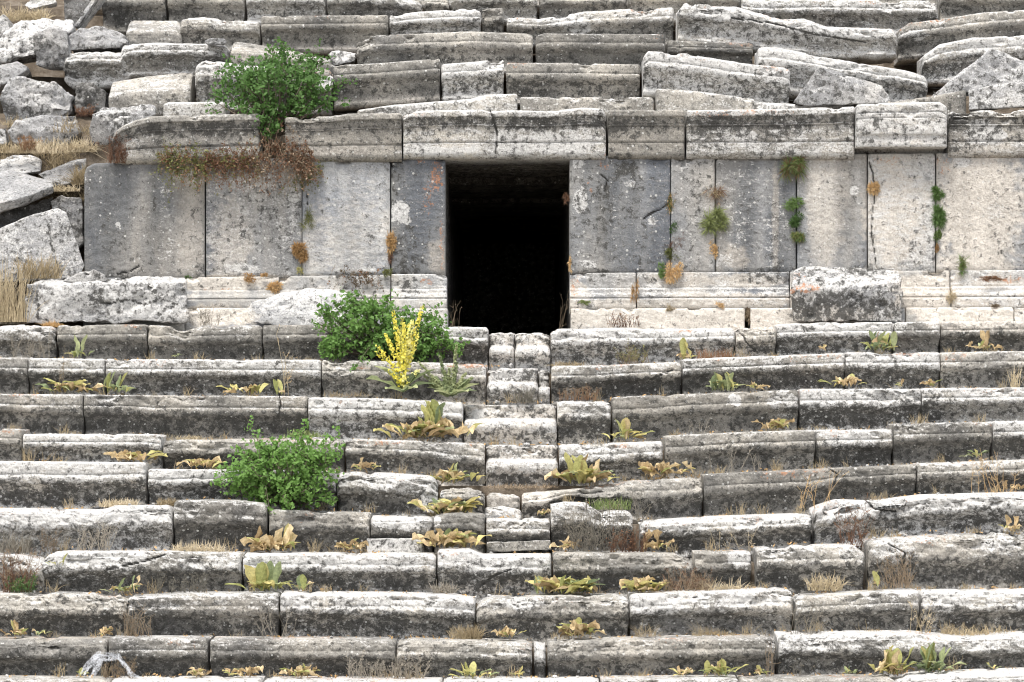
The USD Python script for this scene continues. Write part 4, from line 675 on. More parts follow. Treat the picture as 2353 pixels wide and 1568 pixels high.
def mat_plant(label, pts, mat, n, name='hanging_weed', D=WD - .14, fall=60, mat2=None, share2=.4, off=.06):
    """A trailing mat: thin hanging shoots with tiny leaves along a ledge."""
    rng = PRNG; m = D / F; pts = np.array(pts, float); st, a, b = MB(), MB(), MB()
    for k in range(n):
        u = rng.rand() * (len(pts) - 1); i = int(u); q = pts[i] * (1 - u + i) + pts[min(i + 1, len(pts) - 1)] * (u - i)
        px = q[0] + rng.normal(0, 8); py = q[1] + rng.normal(0, q[2] * .3); o = world(px, py, D, -off * rng.uniform(.2, 1))
        L_ = q[2] * m * abs(rng.normal(.5, .35)) * 1.15; d = np.array([rng.normal(0, .45), -.12, -1 + rng.normal(0, .35)]); d /= np.linalg.norm(d)
        t = np.linspace(0, 1, 4)[:, None]; p = o + d * L_ * t + np.array([0, .06, 0]) * t * t + rng.normal(0, .006, (4, 3)) * t
        st.add(*tube(p, [.002, .0018, .0015, .001], 3)); tgt = b if (mat2 and rng.rand() < share2) else a
        for z in range(rng.randint(6, 14)):
            c0 = o + d * L_ * rng.uniform(.05, 1.05) + rng.normal(0, .011, 3); e, g_ = rng.normal(0, 1, 3), rng.normal(0, 1, 3); s = rng.uniform(.009, .018); e /= np.linalg.norm(e); g_ /= np.linalg.norm(g_)
            tgt.add([c0 - e * s, c0 + g_ * s * .6, c0 + e * s, c0 - g_ * s * .6], [[0, 1, 2], [0, 2, 3]])
    t = thing(name, label, 'plant'); st.build('shoots', 'brown', t); a.build('foliage', mat, t, smooth=False)
    if b.n: b.build('green_foliage', mat2, t, smooth=False)
    return t
def shrub(label, base, lobes, n, lsize=.032, name='green_shrub', seed=1, sprays=()):
    """A leafy bush: branching stems and small folded leaves on leaf-bearing twigs; lobes = (x, y, z, rx, ry, rz, share)."""
    rng = np.random.RandomState(seed); base = np.asarray(base, float); st, lf = MB(), MB(); lob = np.array(lobes, float); sh = lob[:, 6] / lob[:, 6].sum()
    twigs_ = []; sprays = list(sprays)
    for k in range(26):
        L_ = lob[rng.choice(len(lob), p=sh)]; u = rng.normal(0, 1, 3) + [0, -.2, .5]; u /= np.linalg.norm(u); a = L_[:3] + u * L_[3:6] * .8; sprays.append((a, a + (u + rng.normal(0, .3, 3)) * rng.uniform(.12, .30), rng.randint(2, 5)))
    for k in range(int(n / 12)):
        L_ = lob[rng.choice(len(lob), p=sh)]; u = rng.normal(0, 1, 3); u /= np.linalg.norm(u); u[1] = -abs(u[1]) if rng.rand() < .6 else u[1]
        c = L_[:3] + u * L_[3:6] * rng.uniform(.1, .95) ** .55 * (1 + .32 * rng.rand() * (rng.rand() < .35)); twigs_.append((c, u))
    for s in sprays:
        a, b = np.array(s[0]), np.array(s[1])
        for k in range(s[2]): t = (k + .5) / s[2]; twigs_.append((a * (1 - t) + b * t + rng.normal(0, .015, 3), (b - a) / np.linalg.norm(b - a)))
        st.add(*tube(a + (b - a) * np.linspace(0, 1, 4)[:, None], [.005, .004, .003, .002], 4))
    for i, (c, u) in enumerate(twigs_):
        if i % 7 == 0:
            mid = base * .45 + c * .55 + rng.normal(0, .04, 3); t = np.linspace(0, 1, 6)[:, None]; p = base * (1 - t) ** 2 + 2 * mid * t * (1 - t) + c * t * t
            st.add(*tube(p, np.linspace(.012, .003, 6), 5))
        tl = rng.uniform(.06, .15); d = u * .7 + rng.normal(0, .5, 3) + [0, -.1, .25]; d /= np.linalg.norm(d)
        if i % 2 == 0: st.add(*tube(c + d * tl * np.linspace(-.8, .9, 3)[:, None], [.003, .0022, .0012], 3))
        for z in range(12):
            q = c + d * tl * rng.uniform(-.6, 1.0) + rng.normal(0, .022, 3); s = lsize * rng.choice([.6, .8, 1.0, 1.25]) * rng.uniform(.85, 1.15)
            a = rng.normal(0, 1, 3) + d * .6 + [0, -.2, -.25]; a /= np.linalg.norm(a); nn = rng.normal(0, .65, 3) + [0, -.55, .8]; b = np.cross(nn, a); b /= np.linalg.norm(b) + 1e-9; nn = np.cross(a, b)
            lf.add([q - a * s * .5, q - a * s * .1 + b * s * .40 + nn * s * .10, q + a * s * .62 - nn * s * .06, q - a * s * .1 - b * s * .40 + nn * s * .10, q], [[0, 1, 4], [1, 2, 4], [2, 3, 4], [3, 0, 4]])
    t = thing(name, label, 'shrub'); st.build('stems', 'bark', t); lf.build('foliage', 'shrub', t, smooth=False); return t

# green shrubs
def lobe(px, py, rx, ry, D, rd, share): w = world(px, py, D); m = D / F; return (*w, rx * m, rd, ry * m, share)
shrub('dense green shrub growing from the gap in the wall cornice', world(628, 315, 38.0, .15), [lobe(640, 205, 118, 62, 38.2, .36, 10), lobe(560, 200, 62, 52, 38.3, .3, 3), lobe(715, 215, 62, 45, 38.25, .3, 3), lobe(690, 160, 60, 32, 38.5, .25, 2), lobe(600, 165, 60, 26, 38.5, .2, 1.6), lobe(624, 280, 24, 40, 37.95, .12, 1.6), lobe(655, 245, 100, 30, 38.1, .3, 3)], 4600, .042, seed=3,
      sprays=[(world(650, 160, 38.4), world(648, 98, 38.4), 4), (world(700, 160, 38.4), world(728, 120, 38.4), 5), (world(560, 165, 38.4), world(528, 140, 38.3), 3), (world(520, 205, 38.2), world(488, 230, 38.1), 5), (world(760, 200, 38.2), world(800, 182, 38.2), 4), (world(720, 140, 38.5), world(760, 145, 38.4), 4), (world(500, 200, 38.3), world(492, 212, 38.2), 2)])
D1 = 37.0
shrub('green shrub behind the yellow flower spike, left of the doorway', world(870, 822, D1, .3), [lobe(880, 765, 105, 55, D1, .28, 8), lobe(800, 735, 55, 38, D1 + .1, .22, 2.2), lobe(990, 790, 70, 34, D1, .2, 3), lobe(850, 705, 55, 26, D1 + .15, .2, 2), lobe(770, 800, 45, 26, D1, .2, 2.0), lobe(960, 740, 65, 32, D1 + .1, .2, 2), lobe(890, 790, 100, 34, D1, .25, 3)], 4600, .042, seed=4,
      sprays=[(world(820, 710, D1), world(800, 672, D1 + .1), 5), (world(760, 740, D1), world(728, 700, D1), 7), (world(770, 760, D1), world(735, 745, D1), 5), (world(1000, 770, D1), world(1065, 808, D1 - .05), 8), (world(960, 720, D1), world(1020, 745, D1), 6), (world(860, 700, D1), world(905, 690, D1), 4)])
D4 = 34.55
shrub('rounded green shrub growing over the fifth seat row', world(650, 1160, D4, .25), [lobe(640, 1090, 108, 66, D4, .30, 8), lobe(560, 1100, 55, 36, D4, .22, 2.2), lobe(700, 1050, 55, 38, D4 + .1, .22, 2.4), lobe(620, 1045, 50, 26, D4 + .1, .2, 1.6), lobe(660, 1135, 90, 30, D4 - .03, .24, 3), lobe(730, 1090, 40, 50, D4, .2, 1.6)], 3900, .042, seed=5,
      sprays=[(world(680, 1040, D4), world(698, 985, D4 + .2), 7), (world(540, 1090, D4), world(498, 1108, D4), 5), (world(740, 1060, D4), world(778, 1045, D4), 5), (world(720, 1140, D4), world(770, 1155, D4 - .1), 5), (world(580, 1060, D4), world(555, 1035, D4), 3)])

# the yellow flowering mullein and its budding neighbour
def spike(p0, p1, w, rng, nfl, mat, stemw=.006, bend=None, size=.012):
    st, fl = MB(), MB(); p0, p1 = np.asarray(p0), np.asarray(p1); t = np.linspace(0, 1, 8)[:, None]; mid = (p0 + p1) / 2 + (bend if bend is not None else 0); p = p0 * (1 - t) ** 2 + 2 * mid * t * (1 - t) + p1 * t * t
    st.add(*tube(p, np.linspace(stemw, stemw * .35, 8), 5))
    for k in range(nfl):
        u = rng.uniform(.12, 1.0); c = p0 * (1 - u) ** 2 + 2 * mid * u * (1 - u) + p1 * u * u; d = rng.normal(0, 1, 3); d[1] = -abs(d[1]); d /= np.linalg.norm(d); ww = w * (1.1 - .75 * u)
        c = c + d * ww * rng.uniform(.5, 1.1); a = np.cross(d, rng.normal(0, 1, 3)); a /= np.linalg.norm(a); b = np.cross(d, a); s = size * rng.uniform(.7, 1.15) * (1.1 - .4 * u)
        ang = np.linspace(0, 2 * math.pi, 10, endpoint=False); rad = np.where(np.arange(10) % 2 == 0, 1.0, .55)
        ring = c + s * rad[:, None] * (np.cos(ang)[:, None] * a + np.sin(ang)[:, None] * b) + d * .25 * s
        fl.add(np.vstack([c, ring]), [[0, 1 + i, 1 + (i + 1) % 10] for i in range(10)])
    return st, fl
rng = np.random.RandomState(21); DM = ROWD[3]
ym = thing('yellow_mullein', 'tall flowering mullein with bright yellow branched spikes', 'flower')
o = tread(3, 925, 905, .25); Wm = lambda x, y, b=.2: tread(3, x, y, b)
for (xa, ya, xb, yb, nf) in [(925, 900, 928, 742, 90), (926, 860, 903, 712, 95), (928, 850, 968, 698, 75), (926, 840, 945, 735, 85), (924, 850, 885, 765, 60), (924, 870, 866, 790, 42), (925, 870, 958, 765, 52), (926, 850, 922, 728, 80), (928, 880, 960, 850, 10), (924, 890, 895, 850, 26), (926, 895, 928, 862, 22), (922, 860, 865, 808, 20), (926, 850, 937, 742, 60), (926, 845, 915, 752, 60), (927, 845, 950, 752, 50)]:
    s_, f_ = spike(Wm(xa, ya, .25), Wm(925 + (xb - 925) * 1.08, yb, .25 + rng.uniform(-.14, .14)), 0.048, rng, int(nf * 2.1), 'yellow', bend=np.array([0, 0, .02]), size=.0175)
    sp = s_.build('stem', 'sage', ym); f_.build('blossoms', 'yellow', sp, smooth=False)
for (az, L_, e0, e1) in [(2.75, .44, 1.0, .2), (3.2, .42, .6, -.1), (.3, .42, .85, .2), (-.2, .36, .5, -.2), (-1.6, .25, .3, -.3), (-1.0, .28, .4, -.3), (2.2, .30, 1.1, .4), (.8, .32, 1.0, .5), (-2.3, .27, .3, -.2)]:
    v, f = big_leaf(L_, L_ * .30, az, e0, e1, rng, .08); mesh('leaf', v + o + [0, -.02, .02], f, LM['sage'], ym)
bm_ = thing('budding_mullein', 'grey green budding mullein standing right of the yellow flowering one', 'plant')
o2 = tread(3, 1035, 912, .22)
for (xa, xb, yb) in [(1030, 1000, 865), (1032, 1020, 850), (1035, 1048, 790), (1036, 1070, 855), (1038, 1085, 865), (1030, 985, 880), (1034, 1050, 830), (1028, 1010, 815), (1030, 960, 830), (1025, 1032, 845), (1036, 1040, 870), (1030, 972, 860)]:
    s_, f_ = spike(Wm(xa, 908, .22), Wm(xb, yb, .22 + rng.uniform(-.1, .1)), .034, rng, 170, 'sage', size=.018)
    sp = s_.build('stem', 'sage', bm_); f_.build('buds', 'sage', sp, smooth=False)
for (az, L_, e0, e1) in [(.1, .32, .5, .2), (-.4, .3, .25, 0), (.5, .30, .8, .3), (3.0, .26, .5, 0), (-1.5, .24, .3, -.3), (-2.2, .28, .3, -.2), (-.9, .3, .3, -.2), (2.4, .22, .9, .3)]:
    v, f = big_leaf(L_, L_ * .28, az, e0, e1, rng, .08); mesh('leaf', v + o2 + [0, -.02, .02], f, LM['sage'], bm_)

# mullein rosettes on the treads: label, row, x, y, width, height, leaves, (sage, lime, tan), upright leaves
for a in [
 ('rosette with one tall upright green leaf, first seat row left', 2, 172, 821, 80, 58, 7, (3, 3, 0), 2),
 ('single tiny leaf at the foot of the first row, left', 2, 402, 822, 22, 10, 2, (1, 1, 0), 0),
 ('leafy green stalk at the foot of the first row, right of the upturned block', 2, 2028, 805, 82, 50, 15, (4, 2, 1), 6),
 ('curled half dry plant at the foot of the first row, far right', 2, 2268, 803, 66, 50, 12, (1, 0, 3), 2),
 ('yellow leaf stalk at the foot of the first row, right of the stair', 2, 1578, 827, 66, 54, 7, (1, 2, 2), 2),
 ('tiny tan curled leaf under the first row, in front of the upturned block', 2, 1900, 806, 22, 20, 3, (0, 0, 1), 1),
 ('half withered rosette on the third row, left of its green neighbour', 3, 160, 904, 130, 38, 15, (1, 2, 3), 1),
 ('fresh green rosette on the third row, far left', 3, 258, 903, 80, 50, 12, (4, 2, 0), 4),
 ('low spread of dry and greenish leaves beside a dead stalk, third row', 3, 560, 907, 110, 26, 9, (0, 3, 2), 0),
 ('two upright folded yellowish leaves beside a dead stalk', 3, 632, 907, 46, 40, 4, (0, 3, 1), 2),
 ('fresh green spiky rosette on the third row, right half', 3, 1672, 899, 100, 46, 14, (4, 2, 0), 6),
 ('yellowing flat leaves right beside the fresh spiky rosette', 3, 1748, 896, 60, 28, 8, (0, 3, 2), 0),
 ('crumpled tan plant on the third row, right half', 3, 1945, 889, 84, 34, 12, (0, 1, 4), 1),
 ('small single yellowish leaf on the third row, right', 3, 2082, 889, 24, 20, 3, (0, 2, 1), 1),
 ('flat withered leaves on the third row near the right edge', 3, 2155, 889, 60, 10, 7, (0, 1, 3), 0),
 ('large tan crumpled rosette on the fourth row beside the stair', 4, 985, 1008, 185, 50, 30, (1, 1, 7), 2),
 ('sprout with slender yellow green leaves right above the tan rosette', 4, 995, 985, 44, 66, 7, (1, 3, 0), 5),
 ('yellow green rosette on the fourth row, right of the stair', 4, 1440, 1011, 92, 50, 14, (1, 4, 1), 4),
 ('tan curled leaves below the broken third row block, right', 4, 1795, 988, 88, 24, 13, (0, 1, 5), 0),
 ('flat tan leaves on the fifth row, far left', 5, 310, 1062, 140, 14, 12, (0, 0, 1), 0),
 ('flat tan leaves lying beneath the sunken white block', 5, 462, 1078, 105, 14, 11, (0, 0, 1), 0),
 ('brown leaves with one upright leaf, right of the middle shrub', 5, 835, 1084, 78, 30, 9, (0, 1, 3), 1),
 ('yellow green spreading rosette on the fifth row beside the stair', 5, 1032, 1114, 115, 50, 15, (1, 4, 2), 3),
 ('largest yellow green rosette with a broad upright leaf, fifth row', 5, 1348, 1114, 155, 70, 24, (1, 4, 3), 5),
 ('tan rosette with a pale centre, fifth row right of the largest rosette', 5, 1528, 1096, 115, 34, 17, (0, 1, 5), 2),
 ('small green weed at the fifth row, right edge', 5, 2255, 1054, 62, 24, 8, (3, 1, 0), 1),
 ('yellow brown rosette between the stones left of the stair, sixth row', 6, 1035, 1185, 150, 40, 20, (1, 4, 3), 2),
 ('few dry leaves beside the raised hollow block', 6, 1248, 1189, 56, 20, 7, (0, 1, 3), 0),
 ('big ochre withered leaves at the right edge, sixth row', 6, 2345, 1130, 60, 26, 9, (0, 0, 1), 1),
 ('tall crumpled tan rosette on the seventh row, left half', 7, 620, 1270, 122, 60, 26, (0, 0, 1), 4),
 ('low tan leaf heap on the seventh row beside the packing slab', 7, 802, 1270, 84, 28, 12, (0, 0, 1), 0),
 ('large tan rosette with green leaves on the seventh row, beside the stair', 7, 1035, 1264, 170, 54, 28, (1, 2, 5), 4),
 ('tan leaf heap on the seventh row at the stair line', 7, 1308, 1267, 76, 32, 12, (0, 0, 1), 1),
 ('tan and green curled leaves at the foot of the raised hollow block', 7, 1508, 1268, 80, 50, 13, (1, 1, 4), 3),
 ('ochre withered leaves at the right edge, seventh row', 7, 2342, 1226, 56, 46, 10, (0, 0, 1), 2),
 ('single pale leaf against the broken block, far left', 8, 118, 1306, 44, 34, 3, (1, 2, 0), 1),
 ('pale green rosette on the eighth row, left', 8, 276, 1368, 82, 46, 12, (2, 3, 1), 3),
 ('tall green rosette on the eighth row, left half', 8, 602, 1363, 122, 70, 17, (2, 4, 1), 6),
 ('small upright plant right beside the tall green rosette', 8, 690, 1361, 52, 40, 7, (2, 2, 1), 2),
 ('wide yellow green leaf heap on the eighth row, right of the stair', 8, 1300, 1370, 195, 48, 32, (1, 5, 2), 5),
 ('tan heap beside the wide yellow green one, eighth row', 8, 1478, 1367, 130, 38, 20, (0, 2, 4), 1),
 ('leaning yellow leaf between two blocks, eighth row right', 8, 2020, 1352, 50, 44, 4, (0, 3, 1), 2),
 ('tan crumpled leaves at the left edge, ninth row', 9, 28, 1468, 64, 42, 13, (0, 0, 1), 2),
 ('small greenish leaves near the left edge, ninth row', 9, 78, 1468, 40, 22, 5, (1, 2, 1), 0),
 ('low tan leaves on the ninth row, left', 9, 230, 1468, 60, 16, 8, (0, 0, 1), 0),
 ('low tan leaf heap in front of the scooped block, ninth row', 9, 1158, 1472, 82, 24, 12, (0, 0, 1), 0),
 ('spiky tan rosette on the ninth row, right of the stair line', 9, 1340, 1470, 122, 44, 20, (0, 1, 5), 3),
 ('leaf behind the white plastic scrap', 10, 172, 1562, 30, 22, 3, (0, 2, 0), 1),
 ('brown leaves on the tenth row, left of centre', 10, 448, 1563, 66, 22, 10, (0, 0, 1), 1),
 ('low ochre leaf heap on the tenth row, left half', 10, 553, 1563, 86, 18, 11, (0, 0, 1), 0),
 ('ochre and green rosette on the tenth row, left half', 10, 690, 1564, 100, 34, 14, (0, 2, 4), 3),
 ('green leaning leaves on the tenth row at the stair line', 10, 1082, 1566, 92, 44, 10, (1, 3, 0), 3),
 ('yellow leaf cluster right beside the leaning green leaves', 10, 1192, 1565, 46, 28, 6, (0, 2, 2), 1),
 ('tan fan of leaves on the tenth row, left of the yellow green rosette', 10, 1572, 1562, 70, 26, 11, (0, 1, 4), 1),
 ('yellow green rosette on the tenth row, right half', 10, 1655, 1561, 100, 42, 15, (1, 4, 1), 4),
 ('small yellowish leaves by the dark joint, tenth row', 10, 1758, 1560, 54, 26, 7, (0, 3, 2), 1),
 ('small green seedling rosette left of the two big ones, lower right', 10, 1962, 1557, 42, 24, 7, (2, 2, 0), 3),
 ('big green and orange rosette, lower right', 10, 2062, 1556, 112, 66, 20, (2, 4, 2), 8),
 ('big sage green rosette with a tall rounded leaf, lower right', 10, 2152, 1553, 112, 70, 16, (4, 2, 0), 7),
 ('thin leaf near the lower right corner', 10, 2290, 1546, 30, 16, 3, (1, 1, 0), 0)]:
    rosette(*a)
def TR(r, x, y, b=.40): return tread(r, x, y, b)
B = lambda px, py, D: world(px, py, D)
# dry grass
for a in [
 ('tall straw coloured grass at the left edge beside the cracked slab', B(25, 740, 37.6), 165, 90, WD, 150, 'straw', .22, .35, .004),
 ('darker dead grass behind the big white block, left edge', B(10, 745, 37.75), 120, 70, WD, 170, 'grey', .25, .4, .004),
 ('straw grass leaning against the cracked slab\'s foot', B(90, 640, 37.7), 70, 100, WD, 160, 'straw', .5, .6, .004),
 ('straw grass cascade on the bank below the low grey stone', B(110, 352, 38.5), 45, 130, WD, 200, 'straw', .6, .8, .004),
 ('straw grass at the left edge above the knobbly stone', B(20, 352, 38.5), 36, 70, WD, 110, 'straw', .6, .8, .004),
 ('straw grass between the smooth bluish stone and the wall', B(195, 425, 38.3), 60, 60, WD, 240, 'straw', .6, .8, .004),
 ('straw grass below the eroded split block', B(190, 350, 38.45), 44, 70, WD, 220, 'straw', .6, .9, .004),
 ('straw grass on the ledge beside the wall\'s left end', B(150, 440, 38.2), 26, 70, WD, 120, 'straw', .8, .9, .004),
 ('brown dry grass at the top left between the stones', B(60, 48, 40.6), 46, 110, 40.6, 300, 'straw', .7, .9, .004),
 ('rusty tuft under the big white block', B(118, 752, 37.5), 22, 42, 37.5, 120, 'ball', .8, .9, .004),
 ('pale grass mound beneath the long third row block, left', TR(4, 430, 1009), 16, 70, 35.6, 90, 'straw', .9, 1.0, .004),
 ('wiry straw beside the dead stalk\'s neighbour, third row', TR(3, 790, 909), 22, 110, 36, 60, 'straw', .8, 1.2, .003),
 ('green topped grass above the middle shrub', TR(4, 700, 1003), 24, 90, 35.5, 110, 'grass', .7, .7, .004),
 ('blond grass mound on the sixth row, left', TR(6, 262, 1166), 26, 90, 34.2, 260, 'straw', .6, .9, .004),
 ('smaller blond grass tuft beside the raised block, sixth row', TR(6, 374, 1164), 24, 50, 34.2, 150, 'straw', .5, .8, .004),
 ('green grass tuft behind the raised hollow block', TR(6, 1405, 1172, .5), 36, 105, 34.2, 120, 'grass', .45, .5, .004),
 ('blond grass heap on the seventh row, left', TR(7, 448, 1270), 32, 130, 33.6, 260, 'straw', .8, .9, .004),
 ('blond arching grass under the white topped block, eighth row', TR(8, 1672, 1364), 46, 110, 33, 120, 'straw', .8, 1.0, .004),
 ('blond grass tuft leaning left, eighth row right', TR(8, 1905, 1360), 52, 80, 33, 130, 'straw', .5, .7, .004),
 ('tan grass tuft on the stair line beneath the notched block', TR(9, 1082, 1474), 44, 50, 32.4, 120, 'straw', .5, .6, .004),
 ('dry grass on the eighth row below the notched block', TR(8, 1020, 1366), 36, 60, 33, 110, 'grey', .7, .8, .004),
 ('straw and dead stems under the hollow block, ninth row right', TR(9, 2265, 1464), 36, 170, 32.3, 130, 'straw', .9, .9, .0035),
 ('small pale tuft on the ninth row, right of centre', TR(9, 1650, 1464), 22, 60, 32.3, 60, 'straw', .7, .8, .0035),
 ('dry grass in the hollow of the second stair step', TR(3, 1205, 924, .3), 46, 50, 36.1, 100, 'grey', .7, .7, .0035),
 ('dry grass strip along the foot of the first row, right of the stair', TR(2, 1300, 838), 18, 90, 36.7, 120, 'straw', .9, .9, .0035),
 ('reddish dry grass at the foot of the cracked first row block', TR(2, 1640, 828), 40, 100, 36.7, 150, 'rust', .5, .5, .003),
 ('tan stalks at the right edge, third row', TR(3, 2345, 888), 60, 24, 36, 26, 'straw', .3, .3, .004),
 ('dead grass at the seventh row\'s broken left end', TR(7, 20, 1272), 60, 80, 33.6, 120, 'grey', .5, .5, .0035),
 ('tan stalks at the stair side, fourth row', TR(5, 1108, 1112), 60, 24, 35, 14, 'grey', .3, .3, .003),
 ('dry brown litter tuft on the fifth stair step', TR(5, 1200, 1122, .3), 18, 170, 35, 170, 'brown', .9, 1.0, .0035)]:
    grass(*a)
# dry weeds
for a in [
 ('tall dead flower stalk beside the folded yellowish leaves', TR(3, 650, 907), 122, 22, 36.1, 5, 'straw', 'dry_stalk', 2.0, .004, 'dry weed', 'ball', .1),
 ('thin dead stalk beside the half withered rosette, left', TR(3, 128, 904), 105, 14, 36.1, 3, 'brown', 'dry_stalk', 1.5, .003, 'dry weed', 'straw', .1),
 ('grey dead weeds in front of the eroded first row block, far left', TR(2, 60, 820), 52, 120, 36.7, 46, 'grey'),
 ('dark brown bushy weed at the foot of the first row, right of the stair', TR(2, 1462, 834), 44, 90, 36.7, 60, 'brown', 'dry_weed', 1.6, .003, 'dry weed', 'olive'),
 ('low brown weed in the hollow under the second row, right of the stair', TR(3, 1330, 918), 32, 120, 36, 80, 'rust', 'dry_weed', 1.2, .0028, 'dry weed', 'brown'),
 ('grey dead weeds on the seventh row, far left', TR(7, 200, 1270), 62, 110, 33.6, 54, 'grey', 'dry_weed', 1.2),
 ('brownish dead weeds by the white lichen spot, seventh row', TR(7, 105, 1270), 50, 60, 33.6, 26, 'brown'),
 ('rust and grey bush at the left edge, eighth row', TR(8, 25, 1364), 84, 84, 33, 90, 'rust', 'dry_weed', 2.2, .003, 'dry weed', 'brown'),
 ('dark green low weed beneath the rust bush, left edge', TR(8, 40, 1364, .3), 34, 70, 33, 50, 'moss', 'low_weed', 3.0, .003, 'plant', 'moss'),
 ('greyish dead weed fringe on the eighth row, left', TR(8, 400, 1366), 44, 170, 33, 70, 'grey', 'dry_weed', 1.6),
 ('grey twiggy bush at the foot of the raised hollow block', TR(7, 1372, 1268, .3), 105, 160, 33.6, 120, 'grey', 'dry_weed', 1.5, .0028),
 ('reddish twiggy patch right of the grey bush, seventh row', TR(7, 1445, 1270, .28), 50, 110, 33.6, 80, 'rust', 'dry_weed', 1.6),
 ('grey twigs rising right of the raised hollow block', TR(6, 1478, 1200, .2), 72, 40, 34.2, 16, 'grey', 'dry_weed', .3, .004),
 ('rust brown feathery shrublet between two blocks, right', TR(7, 1962, 1258, .2), 92, 76, 33.6, 34, 'rust', 'dry_weed', 2.2, .003, 'dry weed', 'rust'),
 ('branching dead weed in front of the patched fifth row block', TR(6, 1885, 1168, .2), 92, 130, 34.2, 15, 'ball', 'dry_weed', 1.8, .0028, 'dry weed', 'straw'),
 ('branching dead weed near the right edge, sixth row', TR(6, 2290, 1132, .2), 84, 140, 34.2, 18, 'ball', 'dry_weed', 1.8, .0028, 'dry weed', 'straw'),
 ('brown mossy weed on the eighth row, right of centre', TR(8, 1585, 1366), 54, 120, 33, 90, 'brown', 'dry_weed', 1.8, .003, 'dry weed', 'rust'),
 ('brown tangled weed left of the huge end block', TR(8, 2075, 1354), 78, 80, 33, 60, 'brown', 'dry_weed', 1.6),
 ('grey brown weeds on the ninth row, left', TR(9, 305, 1468), 72, 90, 32.3, 60, 'brown', 'dry_weed', 1.7, .0028, 'dry weed', 'grey'),
 ('thin grey stalks across a joint, ninth row left half', TR(9, 630, 1470), 82, 100, 32.3, 22, 'grey', 'dry_weed', .7),
 ('pale dead stalks on the ninth row, right half', TR(9, 1862, 1462), 72, 110, 32.3, 28, 'grey', 'dry_weed', .8),
 ('seedy dead stalk at the joint, ninth row right', TR(9, 2112, 1458, .2), 82, 60, 32.3, 16, 'straw', 'dry_weed', 2.4, .0028, 'dry weed', 'straw'),
 ('wide grey brown weed fringe on the tenth row, centre left', TR(10, 885, 1566), 52, 230, 31.8, 120, 'grey', 'dry_weed', 1.6),
 ('brown weeds right behind the white plastic scrap', TR(10, 262, 1564), 44, 90, 31.8, 60, 'brown', 'dry_weed', 1.8),
 ('thin upright dead stems at the dark joint, lower right', TR(10, 1778, 1562), 86, 24, 31.8, 10, 'brown', 'dry_weed', .3, .003, 'dry weed', None, .15),
 ('short dead stems on the tenth row, right of the joint', TR(10, 1855, 1560), 36, 70, 31.8, 16, 'grey', 'dry_weed', .5),
 ('dry reddish weed on the top of the first row, right of the doorway', B(1432, 752, 37.6), 34, 100, 37.6, 54, 'rust', 'dry_weed', .6, .003),
 ('dead fine weeds inside the doorway\'s left foot', B(1045, 762, 37.95), 62, 36, 38, 14, 'brown', 'dry_weed', .4, .0014),
 ('dead stalks inside the doorway\'s right foot', B(1290, 762, 37.95), 90, 30, 38, 6, 'brown', 'dry_weed', .4, .0014),
 ('wispy dead stems at the sunken fourth row block\'s joint', TR(5, 330, 1066, .3), 20, 60, 35, 12, 'grey'),
 ('dead weeds in front of the tilted sixth row slab, right half', TR(7, 1700, 1270), 60, 130, 33.6, 14, 'straw', 'dry_weed', .6),
 ('reddish dark tuft on the bank, far left', B(65, 345, 38.4), 34, 46, WD, 46, 'rust', 'dry_weed', 2.5, .003, 'dry weed', 'rust'),
 ('rust red tuft below the dark brownish stone', B(195, 268, 38.8), 26, 50, 38.9, 50, 'rust', 'dry_weed', 2.5, .003, 'dry weed', 'rust'),
 ('rust brown and green tuft left of the cornice\'s worn end', B(268, 375, 37.9), 54, 60, WD, 70, 'rust', 'dry_weed', 3.0, .003, 'dry weed', 'rust'),
 ('fine dead weeds before the moulding, left of the cream rock', B(475, 748, 37.6), 44, 80, 37.6, 26, 'grey'),
 ('fine grey stems on the third row face, right of the stair', TR(4, 1620, 1002), 40, 120, 35.5, 12, 'grey', 'dry_weed', .5),
 ('fine dead stems on the fifth row, right half', TR(5, 1700, 1090), 70, 160, 35, 18, 'grey', 'dry_weed', .5)]:
    twigs(*a)
# plants rooted in the wall's joints
mat_plant('dark green and brown weeds trailing from the cornice\'s worn end', [(372, 352, 44), (420, 362, 60), (470, 366, 52)], 'olive', 230, mat2='rust', share2=.35)
mat_plant('red brown trailing weeds below the cornice, between the two gap plants', [(470, 360, 40), (520, 362, 52), (590, 362, 60)], 'rust', 280, mat2='olive', share2=.25)
mat_plant('dark red brown weed mass hanging from the gap below the upper shrub', [(585, 350, 60), (640, 335, 76), (690, 350, 58), (712, 362, 50)], 'rust', 310, mat2='brown', share2=.4)
mat_plant('olive weed trailing down the joint right of the red brown mass', [(692, 385, 50), (700, 400, 44), (735, 370, 30)], 'olive', 60, D=WD, mat2='rust', share2=.3)
mat_plant('brown roots hanging from the ledge above the lower shrub', [(790, 630, 40), (830, 632, 36), (865, 630, 36)], 'brown', 50, D=WD - .06, mat2='rust', share2=.3)
